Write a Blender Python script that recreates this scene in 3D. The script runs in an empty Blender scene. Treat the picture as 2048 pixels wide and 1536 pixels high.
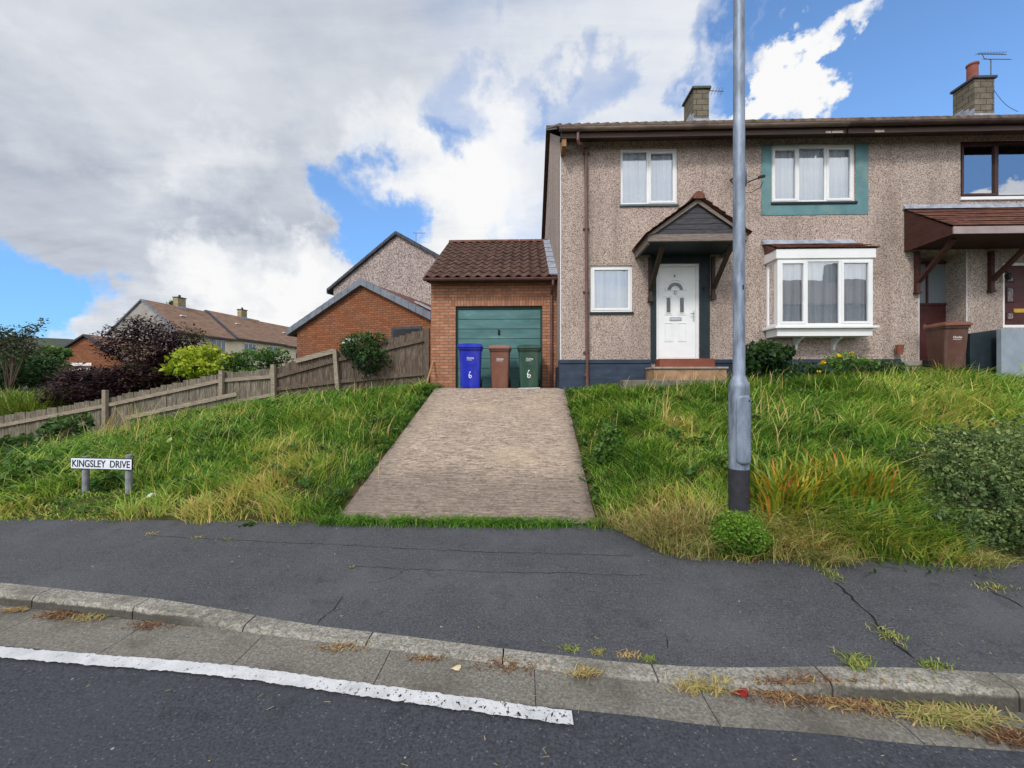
import bpy, bmesh, math, random
import numpy as np
from mathutils import Vector, Matrix
random.seed(7); rng = np.random.default_rng(11)
R = math.radians
SC = bpy.context.scene
COL = SC.collection

# ------------------------------------------------------------------ camera
F = 830.0; EYE = 1.55; TH = math.atan(25.0 / F); CS, SN = math.cos(TH), math.sin(TH)
cam_d = bpy.data.cameras.new('camera'); cam_d.sensor_width = 36.0; cam_d.lens = 36.0 * F / 2048.0
cam_d.clip_start = 0.05; cam_d.clip_end = 3000
cam = bpy.data.objects.new('camera', cam_d); COL.objects.link(cam)
cam.location = (0, 0, EYE); cam.rotation_euler = (R(90), 0, TH); SC.camera = cam

def ray(u, v):
    xc = (u - 1024) / F
    return Vector((xc * CS - SN, xc * SN + CS, (768 - v) / F))
def P(u, v, Y):
    d = ray(u, v); t = Y / d.y
    return Vector((d.x * t, Y, EYE + d.z * t))
def U(u, Y): return P(u, 768, Y).x
def Z(u, v, Y): return P(u, v, Y).z
def PZ(u, v, z):
    d = ray(u, v); t = (z - EYE) / d.z
    return Vector((d.x * t, d.y * t, z))

# ------------------------------------------------------------------ node helpers
def nn(nt, typ, **kw):
    n = nt.nodes.new(typ)
    for k, v in kw.items():
        if k.startswith('i_'):
            key = k[2:]; key = int(key) if key.isdigit() else key.replace('_', ' ')
            n.inputs[key].default_value = v
        else: setattr(n, k, v)
    return n
def L(nt, a, b): nt.links.new(a, b)
def val(nt, op, a, b=None, c=None, clamp=False):
    n = nt.nodes.new('ShaderNodeMath'); n.operation = op; n.use_clamp = clamp
    for i, x in enumerate((a, b, c)):
        if x is None: continue
        if isinstance(x, (int, float)): n.inputs[i].default_value = x
        else: nt.links.new(x, n.inputs[i])
    return n.outputs[0]
def ramp(nt, fac, stops, interp='LINEAR'):
    n = nt.nodes.new('ShaderNodeValToRGB'); cr = n.color_ramp; cr.interpolation = interp
    while len(cr.elements) < len(stops): cr.elements.new(0.5)
    for e, (p, c) in zip(cr.elements, stops):
        e.position = p; e.color = (*c, 1) if len(c) == 3 else c
    nt.links.new(fac, n.inputs[0]); return n.outputs[0]
def noise(nt, vec, scale, detail=4, rough=0.55, dist=0.0):
    n = nn(nt, 'ShaderNodeTexNoise', i_Scale=scale, i_Detail=detail, i_Roughness=rough, i_Distortion=dist)
    if vec is not None: nt.links.new(vec, n.inputs['Vector'])
    return n.outputs[0]
def mixc(nt, fac, a, b, blend='MIX'):
    n = nt.nodes.new('ShaderNodeMix'); n.data_type = 'RGBA'; n.blend_type = blend
    for k, x in ((0, fac), (6, a), (7, b)):
        if isinstance(x, (int, float)): n.inputs[k].default_value = x
        elif isinstance(x, tuple): n.inputs[k].default_value = (*x, 1)
        else: nt.links.new(x, n.inputs[k])
    return n.outputs[2]
def smooth(nt, x, a, b, lo=0.0, hi=1.0):
    n = nt.nodes.new('ShaderNodeMapRange'); n.interpolation_type = 'SMOOTHSTEP'
    nt.links.new(x, n.inputs[0])
    for i, q in enumerate((a, b, lo, hi)): n.inputs[i + 1].default_value = q
    return n.outputs[0]

# ------------------------------------------------------------------ world, sun, exposure
def make_world():
    w = bpy.data.worlds.new('World'); SC.world = w; w.use_nodes = True; nt = w.node_tree; nt.nodes.clear()
    out = nn(nt, 'ShaderNodeOutputWorld'); bg = nn(nt, 'ShaderNodeBackground'); bg.inputs[1].default_value = SKY_STRENGTH
    L(nt, bg.outputs[0], out.inputs[0])
    sky = nn(nt, 'ShaderNodeTexSky', sky_type='NISHITA'); sky.sun_disc = False
    sky.sun_elevation = R(SUN_EL); sky.sun_rotation = R(SUN_AZ); sky.air_density = 1.0; sky.dust_density = 0.6; sky.ozone_density = 1.6
    tc = nn(nt, 'ShaderNodeTexCoord'); d = tc.outputs['Generated']
    nrm = nn(nt, 'ShaderNodeVectorMath', operation='NORMALIZE'); L(nt, d, nrm.inputs[0]); d = nrm.outputs[0]
    sep = nn(nt, 'ShaderNodeSeparateXYZ'); L(nt, d, sep.inputs[0])
    zz = val(nt, 'ADD', val(nt, 'MAXIMUM', sep.outputs[2], 0.0), 0.16)
    px, py = val(nt, 'DIVIDE', sep.outputs[0], zz), val(nt, 'DIVIDE', sep.outputs[1], zz)
    cmb = nn(nt, 'ShaderNodeCombineXYZ'); L(nt, px, cmb.inputs[0]); L(nt, py, cmb.inputs[1]); p = cmb.outputs[0]
    # a layer stretched along one wind direction for the streaks
    mp = nn(nt, 'ShaderNodeMapping'); mp.inputs['Rotation'].default_value = (0, 0, R(-38)); mp.inputs['Scale'].default_value = (0.45, 1.5, 1)
    L(nt, p, mp.inputs[0])
    # warped directions so that patches have ragged cloud edges
    nw = nn(nt, 'ShaderNodeTexNoise', i_Scale=5.0, i_Detail=7.0, i_Roughness=0.6); L(nt, d, nw.inputs['Vector'])
    off = nn(nt, 'ShaderNodeVectorMath', operation='SUBTRACT'); L(nt, nw.outputs[1], off.inputs[0]); off.inputs[1].default_value = (0.5, 0.5, 0.5)
    sc = nn(nt, 'ShaderNodeVectorMath', operation='SCALE'); L(nt, off.outputs[0], sc.inputs[0]); sc.inputs[3].default_value = 0.46
    ad = nn(nt, 'ShaderNodeVectorMath', operation='ADD'); L(nt, d, ad.inputs[0]); L(nt, sc.outputs[0], ad.inputs[1])
    dn = nn(nt, 'ShaderNodeVectorMath', operation='NORMALIZE'); L(nt, ad.outputs[0], dn.inputs[0]); dw = dn.outputs[0]
    def blob(u, v, r, amp, src=dw):
        c = ray(u, v).normalized()
        dt = nn(nt, 'ShaderNodeVectorMath', operation='DOT_PRODUCT'); L(nt, src, dt.inputs[0]); dt.inputs[1].default_value = c
        return smooth(nt, dt.outputs['Value'], math.cos(R(r)), math.cos(R(r * 0.12)), 0, amp)
    def total(items):
        s = None
        for it in items:
            b = blob(*it); s = b if s is None else val(nt, 'ADD', s, b)
        return s
    n1 = noise(nt, p, 1.3, 9, 0.6); n2 = noise(nt, mp.outputs[0], 1.5, 9, 0.58, 0.6); n3 = noise(nt, p, 4.0, 6, 0.6)
    def mir(u, v): q = ray(u, v); return Vector((q.x, -q.y, q.z)).normalized()
    holes = total([(1900, 60, 15, .95), (2040, 160, 12, .9), (1790, 170, 9, .7), (1690, 130, 6, .35), (1400, 80, 5, .40), (1500, 50, 6, .42), (1455, 130, 4.5, .35), (1610, 40, 4.5, .45), (1660, 185, 4, .4), (735, 465, 7.5, .62), (690, 490, 5.5, .5), (780, 395, 5.5, .35), (650, 400, 4, .25),
                   (930, 235, 6, .30), (1170, 195, 5, .30), (1080, 190, 4, .22), (30, 610, 9, .8), (110, 640, 7, .6), (-80, 590, 9, .6), (900, 280, 4, .2)])
    for (u, v, r, amp) in ((1945, 330, 4.5, .9), (1990, 300, 4, .8), (1930, 365, 3, .6)):
        dt = nn(nt, 'ShaderNodeVectorMath', operation='DOT_PRODUCT'); L(nt, dw, dt.inputs[0]); dt.inputs[1].default_value = mir(u, v)
        holes = val(nt, 'ADD', holes, smooth(nt, dt.outputs['Value'], math.cos(R(r)), math.cos(R(r * .3)), 0, amp))
    adds = total([(1590, 215, 4, .8), (1500, 205, 3.5, .4), (1545, 170, 3.2, .45), (1590, 130, 3.2, .6), (1640, 95, 3.2, .72), (1690, 55, 3.2, .72), (1745, 12, 3.4, .75), (1420, 110, 3, .45), (1500, 45, 2.6, .4), (1540, 10, 2.6, .4), (60, 690, 4, .5), (520, 560, 9, .4), (900, 420, 9, .4), (300, 200, 30, .5)])
    cov = val(nt, 'ADD', val(nt, 'ADD', val(nt, 'MULTIPLY', n1, 0.6), val(nt, 'MULTIPLY', n2, 0.7)), 0.06)
    cov = val(nt, 'SUBTRACT', val(nt, 'ADD', cov, adds), holes)
    cov = smooth(nt, cov, 0.05, 0.88)
    dark = total([(260, 120, 34, .20), (250, 480, 15, .12), (560, 380, 12, .12), (480, 450, 9, .10), (90, 400, 14, .06), (700, 60, 16, .05)])
    lite = total([(480, 545, 7, .40), (600, 580, 6, .40), (400, 590, 5, .30), (900, 420, 14, .30), (1000, 330, 12, .26), (1600, 200, 6, .45), (450, 290, 6, .18), (330, 330, 5, .12), (1650, 100, 9, .45), (130, 215, 5, .12), (350, 60, 12, .10), (1250, 120, 14, .16), (60, 690, 8, .4)])
    sh = val(nt, 'ADD', val(nt, 'ADD', val(nt, 'MULTIPLY', n2, 0.80), val(nt, 'MULTIPLY', n3, 0.46)), -0.06)
    sh = val(nt, 'SUBTRACT', val(nt, 'ADD', sh, lite), dark)
    # unseen clouds behind the viewer (-Y) are brightened to light the facade
    back = smooth(nt, sep.outputs[1], -0.1, -0.75, 0, 1)
    sh = val(nt, 'ADD', sh, val(nt, 'MULTIPLY', back, 0.25))
    cc = ramp(nt, sh, [(0.06, (0.43, 0.475, 0.565)), (0.34, (0.62, 0.66, 0.735)), (0.62, (0.84, 0.865, 0.905)), (0.95, (1.0, 1.0, 1.0))])
    k = nn(nt, 'ShaderNodeVectorMath', operation='SCALE'); L(nt, cc, k.inputs[0])
    gain = val(nt, 'ADD', val(nt, 'MULTIPLY', back, BACK_GAIN), CLOUD_GAIN); L(nt, gain, k.inputs[3])
    tint = mixc(nt, 1.0, sky.outputs[0], BLUE_TINT, 'MULTIPLY')
    lowk = nn(nt, 'ShaderNodeVectorMath', operation='MULTIPLY'); L(nt, tint, lowk.inputs[0]); lc = nn(nt, 'ShaderNodeCombineXYZ'); [L(nt, smooth(nt, sep.outputs[2], 0.0, 0.45, a_, 1.0), lc.inputs[i_]) for i_, a_ in enumerate((.42, .60, .80))]; L(nt, lc.outputs[0], lowk.inputs[1]); tint = lowk.outputs[0]
    L(nt, mixc(nt, cov, tint, k.outputs[0]), bg.inputs[0])

SKY_STRENGTH = 0.1; SUN_EL = 42; SUN_AZ = 205; CLOUD_GAIN = 8.7; BACK_GAIN = 6.5; BLUE_TINT = (1.45, 1.85, 2.2)
make_world()
sd = bpy.data.lights.new('sun', 'SUN'); sd.energy = 1.9; sd.angle = R(10); sd.color = (1.0, 0.95, 0.88)
sun = bpy.data.objects.new('sun', sd); COL.objects.link(sun)
az = R(SUN_AZ); sdir = Vector((math.sin(az) * math.cos(R(SUN_EL)), math.cos(az) * math.cos(R(SUN_EL)), math.sin(R(SUN_EL))))
sun.rotation_euler = sdir.to_track_quat('Z', 'Y').to_euler()
SC.view_settings.view_transform = 'Standard'; SC.view_settings.look = 'None'; SC.view_settings.gamma = 1.0
SC.view_settings.exposure = 0.14
SC.cycles.max_bounces = 6; SC.cycles.transparent_max_bounces = 12

# ------------------------------------------------------------------ materials
def base_mat(name, rough=0.8, spec=0.3):
    m = bpy.data.materials.new(name); m.use_nodes = True; nt = m.node_tree
    b = nt.nodes['Principled BSDF']; b.inputs['Roughness'].default_value = rough
    b.inputs['Specular IOR Level'].default_value = spec
    return m, nt, b
def coords(nt, scale=(1, 1, 1), rot=(0, 0, 0)):
    tc = nn(nt, 'ShaderNodeTexCoord'); mp = nn(nt, 'ShaderNodeMapping'); mp.inputs['Scale'].default_value = scale
    mp.inputs['Rotation'].default_value = rot; L(nt, tc.outputs['Object'], mp.inputs[0]); return mp.outputs[0]
def bump(nt, b, h, strength=0.5, dist=0.01):
    n = nn(nt, 'ShaderNodeBump', i_Strength=strength, i_Distance=dist); L(nt, h, n.inputs['Height']); L(nt, n.outputs[0], b.inputs['Normal'])
def c_(r, g, b):   # sRGB 0-255 -> linear
    f = lambda x: (x / 255 / 12.92) if x <= 10.3 else ((x / 255 + 0.055) / 1.055) ** 2.4
    return (f(r), f(g), f(b))
def M_noise(name, stops, scale=8, detail=6, rough=0.8, spec=0.3, stretch=(1, 1, 1), bs=0.3, bd=0.005, bscale=None, dirt=None, metal=0.0, coat=0.0):
    m, nt, b = base_mat(name, rough, spec); v = coords(nt, stretch)
    n = noise(nt, v, scale, detail, 0.6); col = ramp(nt, n, stops)
    if dirt:
        dn = noise(nt, coords(nt, dirt[2] if len(dirt) > 2 else (1, 1, 1)), dirt[1], 5, 0.65)
        col = mixc(nt, smooth(nt, dn, 0.45, 0.72, 0, dirt[3] if len(dirt) > 3 else 0.8), col, dirt[0])
    L(nt, col, b.inputs['Base Color']); b.inputs['Metallic'].default_value = metal
    if coat: b.inputs['Coat Weight'].default_value = coat
    if bs: bump(nt, b, noise(nt, v, bscale or scale * 2.5, 5, 0.6), bs, bd)
    return m
def M_pebble(name, tone=1.0, tint=(1, 1, 1), sc=70):
    m, nt, b = base_mat(name, 0.9, 0.2); v = coords(nt)
    vo = nn(nt, 'ShaderNodeTexVoronoi', i_Scale=sc); L(nt, v, vo.inputs['Vector'])
    r1 = nn(nt, 'ShaderNodeSeparateColor'); L(nt, vo.outputs['Color'], r1.inputs[0])
    n = noise(nt, v, sc * .42, 6, 0.72); n0 = noise(nt, v, 5, 5, 0.7)
    f = val(nt, 'ADD', val(nt, 'ADD', val(nt, 'MULTIPLY', r1.outputs[0], 0.42), val(nt, 'MULTIPLY', n, 0.56)), val(nt, 'MULTIPLY', n0, .10))
    T = lambda r, g, bb: tuple(min(1, x * tone * t) for x, t in zip(c_(r, g, bb), tint))
    col = ramp(nt, f, [(0.25, T(84, 70, 64)), (0.41, T(156, 136, 127)), (0.56, T(210, 191, 180)), (0.72, T(232, 214, 205)), (0.88, T(244, 232, 226))])
    big = noise(nt, coords(nt, (1, 1, 0.35)), 0.9, 6, 0.62)
    col = mixc(nt, smooth(nt, big, 0.42, 0.72, 0, 0.38), col, T(124, 108, 100))
    runs = noise(nt, coords(nt, (2.6, 2.6, 0.16)), 1.0, 6, 0.7); col = mixc(nt, smooth(nt, runs, 0.50, 0.74, 0, 0.34), col, T(112, 100, 90))
    pale = noise(nt, v, 1.7, 5, 0.6); col = mixc(nt, smooth(nt, pale, 0.52, 0.74, 0, 0.22), col, T(232, 214, 200))
    L(nt, col, b.inputs['Base Color'])
    h = val(nt, 'SUBTRACT', 1.0, vo.outputs['Distance']); bump(nt, b, h, 1.0, 0.010)
    return m
def M_brick(name, c1, c2, mortar, bw=0.225, rh=0.075, axis='front', dark=None, off=0.5):
    m, nt, b = base_mat(name, 0.88, 0.2)
    tc = nn(nt, 'ShaderNodeTexCoord'); s = nn(nt, 'ShaderNodeSeparateXYZ'); L(nt, tc.outputs['Object'], s.inputs[0])
    cmb = nn(nt, 'ShaderNodeCombineXYZ'); L(nt, val(nt, 'ADD', s.outputs[0], s.outputs[1]), cmb.inputs[0]); L(nt, s.outputs[2], cmb.inputs[1])
    br = nn(nt, 'ShaderNodeTexBrick', i_Scale=1.0, i_Mortar_Size=0.010, i_Mortar_Smooth=0.2, i_Bias=0.0, i_Brick_Width=bw, i_Row_Height=rh)
    br.offset = off; L(nt, cmb.outputs[0], br.inputs['Vector'])
    br.inputs['Color1'].default_value = (*c1, 1); br.inputs['Color2'].default_value = (*c2, 1); br.inputs['Mortar'].default_value = (*mortar, 1)
    n = noise(nt, cmb.outputs[0], 6, 6, 0.7); n2 = noise(nt, cmb.outputs[0], 45, 4, 0.6)
    col = mixc(nt, smooth(nt, n, 0.40, 0.70, 0, 0.55), br.outputs['Color'], dark or tuple(x * 0.6 for x in c1))
    col = mixc(nt, smooth(nt, n2, 0.5, 0.75, 0, 0.25), col, tuple(min(1, x * 1.5) for x in c2))
    L(nt, col, b.inputs['Base Color'])
    h = val(nt, 'ADD', val(nt, 'MULTIPLY', br.outputs['Fac'], -1.0), val(nt, 'MULTIPLY', n2, 0.5)); bump(nt, b, h, 0.7, 0.008)
    return m
def M_glass(name, base=0.16, tint=(0.96, 0.99, 0.98)):
    m = bpy.data.materials.new(name); m.use_nodes = True; nt = m.node_tree; nt.nodes.clear()
    o = nn(nt, 'ShaderNodeOutputMaterial'); mx = nn(nt, 'ShaderNodeMixShader'); t = nn(nt, 'ShaderNodeBsdfTransparent'); g = nn(nt, 'ShaderNodeBsdfGlossy')
    t.inputs[0].default_value = (*tint, 1); g.inputs['Roughness'].default_value = 0.01; g.inputs[0].default_value = (0.95, 0.97, 1, 1)
    fr = nn(nt, 'ShaderNodeFresnel', i_IOR=1.5)
    # slightly wavy float glass
    bp = nn(nt, 'ShaderNodeBump', i_Strength=0.06, i_Distance=0.02); L(nt, noise(nt, coords(nt), 2.2, 2, 0.5), bp.inputs['Height']); L(nt, bp.outputs[0], g.inputs['Normal'])
    L(nt, val(nt, 'ADD', val(nt, 'MULTIPLY', fr.outputs[0], 1.6), base, clamp=True), mx.inputs[0]); L(nt, t.outputs[0], mx.inputs[1]); L(nt, g.outputs[0], mx.inputs[2]); L(nt, mx.outputs[0], o.inputs[0])
    return m
def M_leaf(name, stops, trans=0.35, rough=0.5):
    m, nt, b = base_mat(name, rough, 0.35)
    at = nn(nt, 'ShaderNodeAttribute', attribute_name='hue'); col = ramp(nt, at.outputs['Fac'], stops)
    L(nt, col, b.inputs['Base Color'])
    tr = nn(nt, 'ShaderNodeBsdfTranslucent'); L(nt, col, tr.inputs[0])
    mx = nn(nt, 'ShaderNodeMixShader'); mx.inputs[0].default_value = trans
    L(nt, b.outputs[0], mx.inputs[1]); L(nt, tr.outputs[0], mx.inputs[2]); L(nt, mx.outputs[0], nt.nodes['Material Output'].inputs[0])
    return m

PEB = M_pebble('pebbledash', 0.78, (1.0, .985, .965)); PEB_N = M_pebble('pebbledash_grey', 0.80, (0.97, 0.99, 0.97)); PEB_FAR = M_pebble('pebbledash_far', 0.66, (0.93, 0.95, 1.0), 26)
BRICK = M_brick('orange_brick', c_(160, 107, 80), c_(188, 134, 102), c_(116, 98, 86), dark=c_(122, 86, 68))
SOLDIER = M_brick('soldier_brick', c_(158, 106, 78), c_(184, 130, 98), c_(116, 98, 88), bw=0.075, rh=0.225, off=0.0, dark=c_(108, 78, 68))
BRICK_FAR = M_brick('red_brick', c_(130, 80, 54), c_(154, 100, 70), c_(94, 70, 56), dark=c_(98, 64, 48))
CHIM = M_brick('buff_block', c_(124, 116, 100), c_(106, 98, 84), c_(62, 58, 52), bw=0.34, rh=0.17, dark=c_(78, 74, 64))
CHIMF = M_brick('pale_buff_block', c_(176, 162, 122), c_(150, 138, 108), c_(90, 84, 74), bw=0.34, rh=0.17, dark=c_(112, 104, 88))
UPVC = M_noise('white_upvc', [(0.3, (0.74, 0.75, 0.76)), (0.7, (0.82, 0.82, 0.82))], 3, 4, 0.35, 0.5, bs=0)
BROWN_FR = M_noise('brown_frame', [(0.3, c_(52, 34, 32)), (0.7, c_(74, 50, 46))], 9, 5, 0.5, bs=0.1)
MAROON = M_noise('maroon_door', [(0.3, c_(62, 30, 30)), (0.7, c_(82, 42, 42))], 5, 5, 0.4, bs=0.05)
REDBROWN = M_noise('red_brown_boards', [(0.3, c_(60, 36, 32)), (0.7, c_(84, 52, 46))], 4, 6, 0.6, stretch=(1, 1, 5), bs=0.2)
TEAL = M_noise('teal_paint', [(0.3, c_(82, 120, 126)), (0.7, c_(108, 146, 150))], 3, 6, 0.75, bs=0.5, bscale=60, dirt=(c_(150, 150, 130), 1.6, (1, 1, 1), 0.35))
NAVY = M_noise('navy_plinth_paint', [(0.3, c_(34, 44, 60)), (0.6, c_(50, 62, 80)), (0.85, c_(84, 94, 106))], 2.6, 7, 0.6, 0.35, stretch=(1, 1, 2.6), bs=0.5, bscale=25)
DARKPAINT = M_noise('dark_slate_paint', [(0.3, c_(26, 38, 44)), (0.7, c_(38, 50, 56))], 5, 5, 0.6, bs=0.2)
FASCIA = M_noise('brown_fascia', [(0.3, c_(60, 46, 42)), (0.7, c_(88, 70, 62))], 3, 6, 0.55, stretch=(0.6, 1, 4), bs=0.1)
GUTTER = M_noise('weathered_brown_gutter', [(0.3, c_(108, 92, 84)), (0.7, c_(142, 124, 114))], 5, 6, 0.5, stretch=(0.5, 1, 1), bs=0.05, dirt=(c_(58, 46, 44), 1.2, (0.5, 1, 1), 0.8))
DGUTTER = M_noise('dark_gutter', [(0.3, c_(48, 36, 36)), (0.7, c_(76, 58, 54))], 5, 6, 0.45, bs=0.05)
PIPE = M_noise('red_brown_pipe', [(0.3, c_(84, 56, 52)), (0.7, c_(110, 78, 72))], 6, 5, 0.45, 0.45, stretch=(1, 1, 0.4), bs=0.05)
WOODG = M_noise('weathered_grey_wood', [(0.25, c_(86, 78, 74)), (0.55, c_(132, 120, 112)), (0.85, c_(168, 156, 146))], 6, 7, 0.85, 0.15, stretch=(1.2, 6, 14), bs=0.6)
WOODD = M_noise('dark_grey_boards', [(0.25, c_(50, 50, 54)), (0.7, c_(86, 84, 88))], 6, 7, 0.8, 0.2, stretch=(1, 6, 8), bs=0.4)
WOODBR = M_noise('dark_brown_timber', [(0.25, c_(40, 32, 28)), (0.7, c_(74, 60, 52))], 6, 6, 0.7, stretch=(6, 6, 1), bs=0.4)
FENCE = M_noise('weathered_fence_timber', [(0.22, c_(58, 54, 48)), (0.5, c_(112, 104, 92)), (0.8, c_(164, 154, 138))], 5, 7, 0.9, 0.1, stretch=(6, 6, 1.0), bs=0.7, dirt=(c_(70, 78, 52), 1.1, (1, 1, 1), 0.5))
FENCED = M_noise('brown_fence_timber', [(0.22, c_(54, 48, 42)), (0.5, c_(96, 84, 74)), (0.8, c_(136, 122, 108))], 5, 7, 0.9, 0.1, stretch=(6, 6, 1.0), bs=0.7)
RAIL = M_noise('grey_rail_timber', [(0.22, c_(96, 86, 74)), (0.55, c_(150, 138, 122)), (0.85, c_(188, 178, 160))], 5, 7, 0.9, 0.1, stretch=(1, 6, 10), bs=0.7)
TILE = M_noise('brown_roof_tile', [(0.25, c_(58, 42, 38)), (0.5, c_(90, 66, 58)), (0.8, c_(118, 90, 80))], 5, 7, 0.85, 0.2, bs=0.4, dirt=(c_(60, 50, 44), 2.2, (1, 1, 1), 0.75))
TILER = M_noise('red_roof_tile', [(0.25, c_(78, 50, 44)), (0.5, c_(114, 76, 64)), (0.8, c_(142, 102, 88))], 7, 7, 0.85, 0.2, bs=0.4, dirt=(c_(70, 52, 46), 3.0))
TILE_FAR = M_noise('far_roof_tile', [(0.25, c_(104, 82, 70)), (0.6, c_(144, 116, 98)), (0.85, c_(172, 144, 124))], 2.0, 8, 0.9, 0.2, bs=0.3, stretch=(1, 0.7, 5))
SLATE = M_noise('grey_verge_tile', [(0.25, c_(88, 94, 104)), (0.7, c_(128, 134, 144))], 3, 6, 0.6, bs=0.2)
SLATED = M_noise('dark_verge', [(0.25, c_(46, 52, 60)), (0.7, c_(72, 78, 88))], 3, 6, 0.6, bs=0.2)
LEAD = M_noise('lead_flashing', [(0.3, c_(120, 126, 138)), (0.7, c_(176, 182, 194))], 7, 6, 0.5, 0.5, bs=0.4)
GREEN = M_noise('teal_garage_paint', [(0.25, c_(54, 94, 94)), (0.6, c_(78, 120, 120)), (0.85, c_(112, 150, 148))], 3.0, 7, 0.5, 0.4, stretch=(0.5, 1, 2.2), bs=0.15)
GREEND = M_noise('teal_garage_frame', [(0.25, c_(22, 52, 50)), (0.7, c_(36, 70, 68))], 3, 6, 0.5, bs=0.1)
CONC = M_noise('pale_concrete', [(0.25, c_(118, 112, 104)), (0.6, c_(160, 152, 142)), (0.85, c_(190, 182, 172))], 9, 7, 0.9, 0.15, bs=0.5)
STEPC = M_noise('shaded_step_concrete', [(0.25, c_(84, 82, 74)), (0.6, c_(116, 112, 102)), (0.85, c_(146, 140, 128))], 9, 7, 0.9, 0.15, bs=0.5)  # darker concrete tone, with the step's shade put into the colour
STONEB = M_noise('step_brick', [(0.25, c_(128, 98, 74)), (0.6, c_(170, 138, 110)), (0.85, c_(192, 164, 138))], 6, 7, 0.9, 0.15, bs=0.5)
REDSTEP = M_noise('red_painted_step', [(0.25, c_(108, 58, 44)), (0.7, c_(136, 78, 60))], 4, 6, 0.6, bs=0.2)
GALV = M_noise('galvanised_steel', [(0.2, c_(92, 102, 118)), (0.45, c_(124, 135, 152)), (0.62, c_(146, 157, 174)), (0.85, c_(186, 195, 208))], 11, 8, 0.55, 0.5, stretch=(1, 1, 0.35), bs=0.15, bscale=60, metal=0.35, dirt=(c_(84, 90, 100), 5.0, (3, 3, 0.5), 0.8))
BLACKP = M_noise('black_band_paint', [(0.3, c_(38, 38, 44)), (0.7, c_(56, 56, 62))], 12, 6, 0.7, bs=0.2)
BLACK = M_noise('black_plastic', [(0.3, c_(16, 16, 18)), (0.7, c_(30, 30, 32))], 9, 4, 0.45, bs=0.05)
CHROME = M_noise('brushed_metal', [(0.3, (0.45, 0.46, 0.48)), (0.7, (0.6, 0.6, 0.62))], 20, 4, 0.3, 0.5, bs=0.02, metal=0.9)
ALU = M_noise('grey_aerial_metal', [(0.3, c_(70, 72, 78)), (0.7, c_(110, 112, 118))], 20, 4, 0.4, 0.5, bs=0, metal=0.4)
BRASS = M_noise('brass', [(0.3, c_(190, 150, 50)), (0.7, c_(220, 180, 80))], 20, 4, 0.3, 0.5, bs=0, metal=0.5)
GLASS = M_glass('window_glass', 0.20); GLASSM = M_glass('reflective_glass', 0.30); GLASSD = M_glass('dark_door_glass', 0.08, (0.35, 0.36, 0.38))
WHITEP = M_noise('white_paint', [(0.3, (0.68, 0.69, 0.7)), (0.7, (0.8, 0.8, 0.8))], 30, 5, 0.6, bs=0.1)
SIGNW = M_noise('white_sign_face', [(0.3, c_(206, 212, 224)), (0.7, c_(228, 232, 240))], 6, 5, 0.5, bs=0)
SIGNB = M_noise('black_sign_ink', [(0.3, c_(22, 22, 30)), (0.7, c_(40, 40, 48))], 40, 4, 0.6, bs=0)
TERRA = M_noise('terracotta_pot', [(0.3, c_(118, 66, 54)), (0.7, c_(146, 88, 72))], 7, 6, 0.8, bs=0.3)
CREAM = M_noise('cream_render', [(0.3, c_(220, 206, 176)), (0.7, c_(240, 228, 200))], 2, 6, 0.9, bs=0.3, bscale=40)
GREYREND = M_noise('grey_render', [(0.3, c_(138, 132, 128)), (0.7, c_(166, 160, 154))], 2, 6, 0.9, bs=0.3, bscale=40)
GREYPANEL = M_noise('grey_panel_paint', [(0.3, c_(128, 138, 150)), (0.7, c_(150, 160, 172))], 3, 6, 0.6, bs=0.1)
BARK = M_noise('bark', [(0.3, c_(64, 52, 44)), (0.7, c_(104, 88, 74))], 10, 6, 0.9, stretch=(1, 1, 0.3), bs=0.6)
ORANGEW = M_noise('orange_timber', [(0.3, c_(132, 96, 62)), (0.7, c_(160, 124, 84))], 6, 6, 0.8, stretch=(5, 5, 1), bs=0.3)
def M_plastic(name, a, b_): return M_noise(name, [(0.25, a), (0.75, b_)], 5, 6, 0.45, 0.4, bs=0.1, bscale=90, dirt=(tuple(.55 * x + .45 * y for x, y in zip(b_, c_(120, 114, 104))), 3.5, (1, 1, .35), .45))
BLUEP = M_plastic('blue_plastic', c_(10, 26, 150), c_(16, 40, 182)); BROWNP = M_plastic('brown_plastic', c_(106, 66, 52), c_(126, 82, 66)); GREENP = M_plastic('green_plastic', c_(32, 62, 50), c_(44, 78, 62))
BROWNL = M_plastic('faded_brown_plastic', c_(124, 86, 74), c_(146, 106, 92))

def M_curtain():
    m, nt, b = base_mat('lace_curtain', 0.9, 0.1); v = coords(nt)
    n = noise(nt, v, 26, 4, 0.6); tc = nn(nt, 'ShaderNodeTexCoord'); s = nn(nt, 'ShaderNodeSeparateXYZ'); L(nt, tc.outputs['Generated'], s.inputs[0])
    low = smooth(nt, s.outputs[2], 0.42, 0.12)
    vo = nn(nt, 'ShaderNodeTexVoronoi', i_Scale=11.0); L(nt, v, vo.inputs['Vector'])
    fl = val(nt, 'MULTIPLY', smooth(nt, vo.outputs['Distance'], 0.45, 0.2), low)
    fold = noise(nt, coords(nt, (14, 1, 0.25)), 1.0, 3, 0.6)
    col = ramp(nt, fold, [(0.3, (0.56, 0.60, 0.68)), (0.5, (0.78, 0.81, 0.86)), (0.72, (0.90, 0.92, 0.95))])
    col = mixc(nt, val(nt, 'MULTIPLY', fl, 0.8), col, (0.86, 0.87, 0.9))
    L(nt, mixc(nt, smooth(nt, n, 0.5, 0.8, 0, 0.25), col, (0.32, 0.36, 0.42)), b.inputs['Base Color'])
    return m
LACE = M_curtain()
DARKROOM = M_noise('dim_interior', [(0.3, c_(36, 36, 40)), (0.7, c_(60, 58, 60))], 2, 3, 0.9, bs=0)

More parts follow.
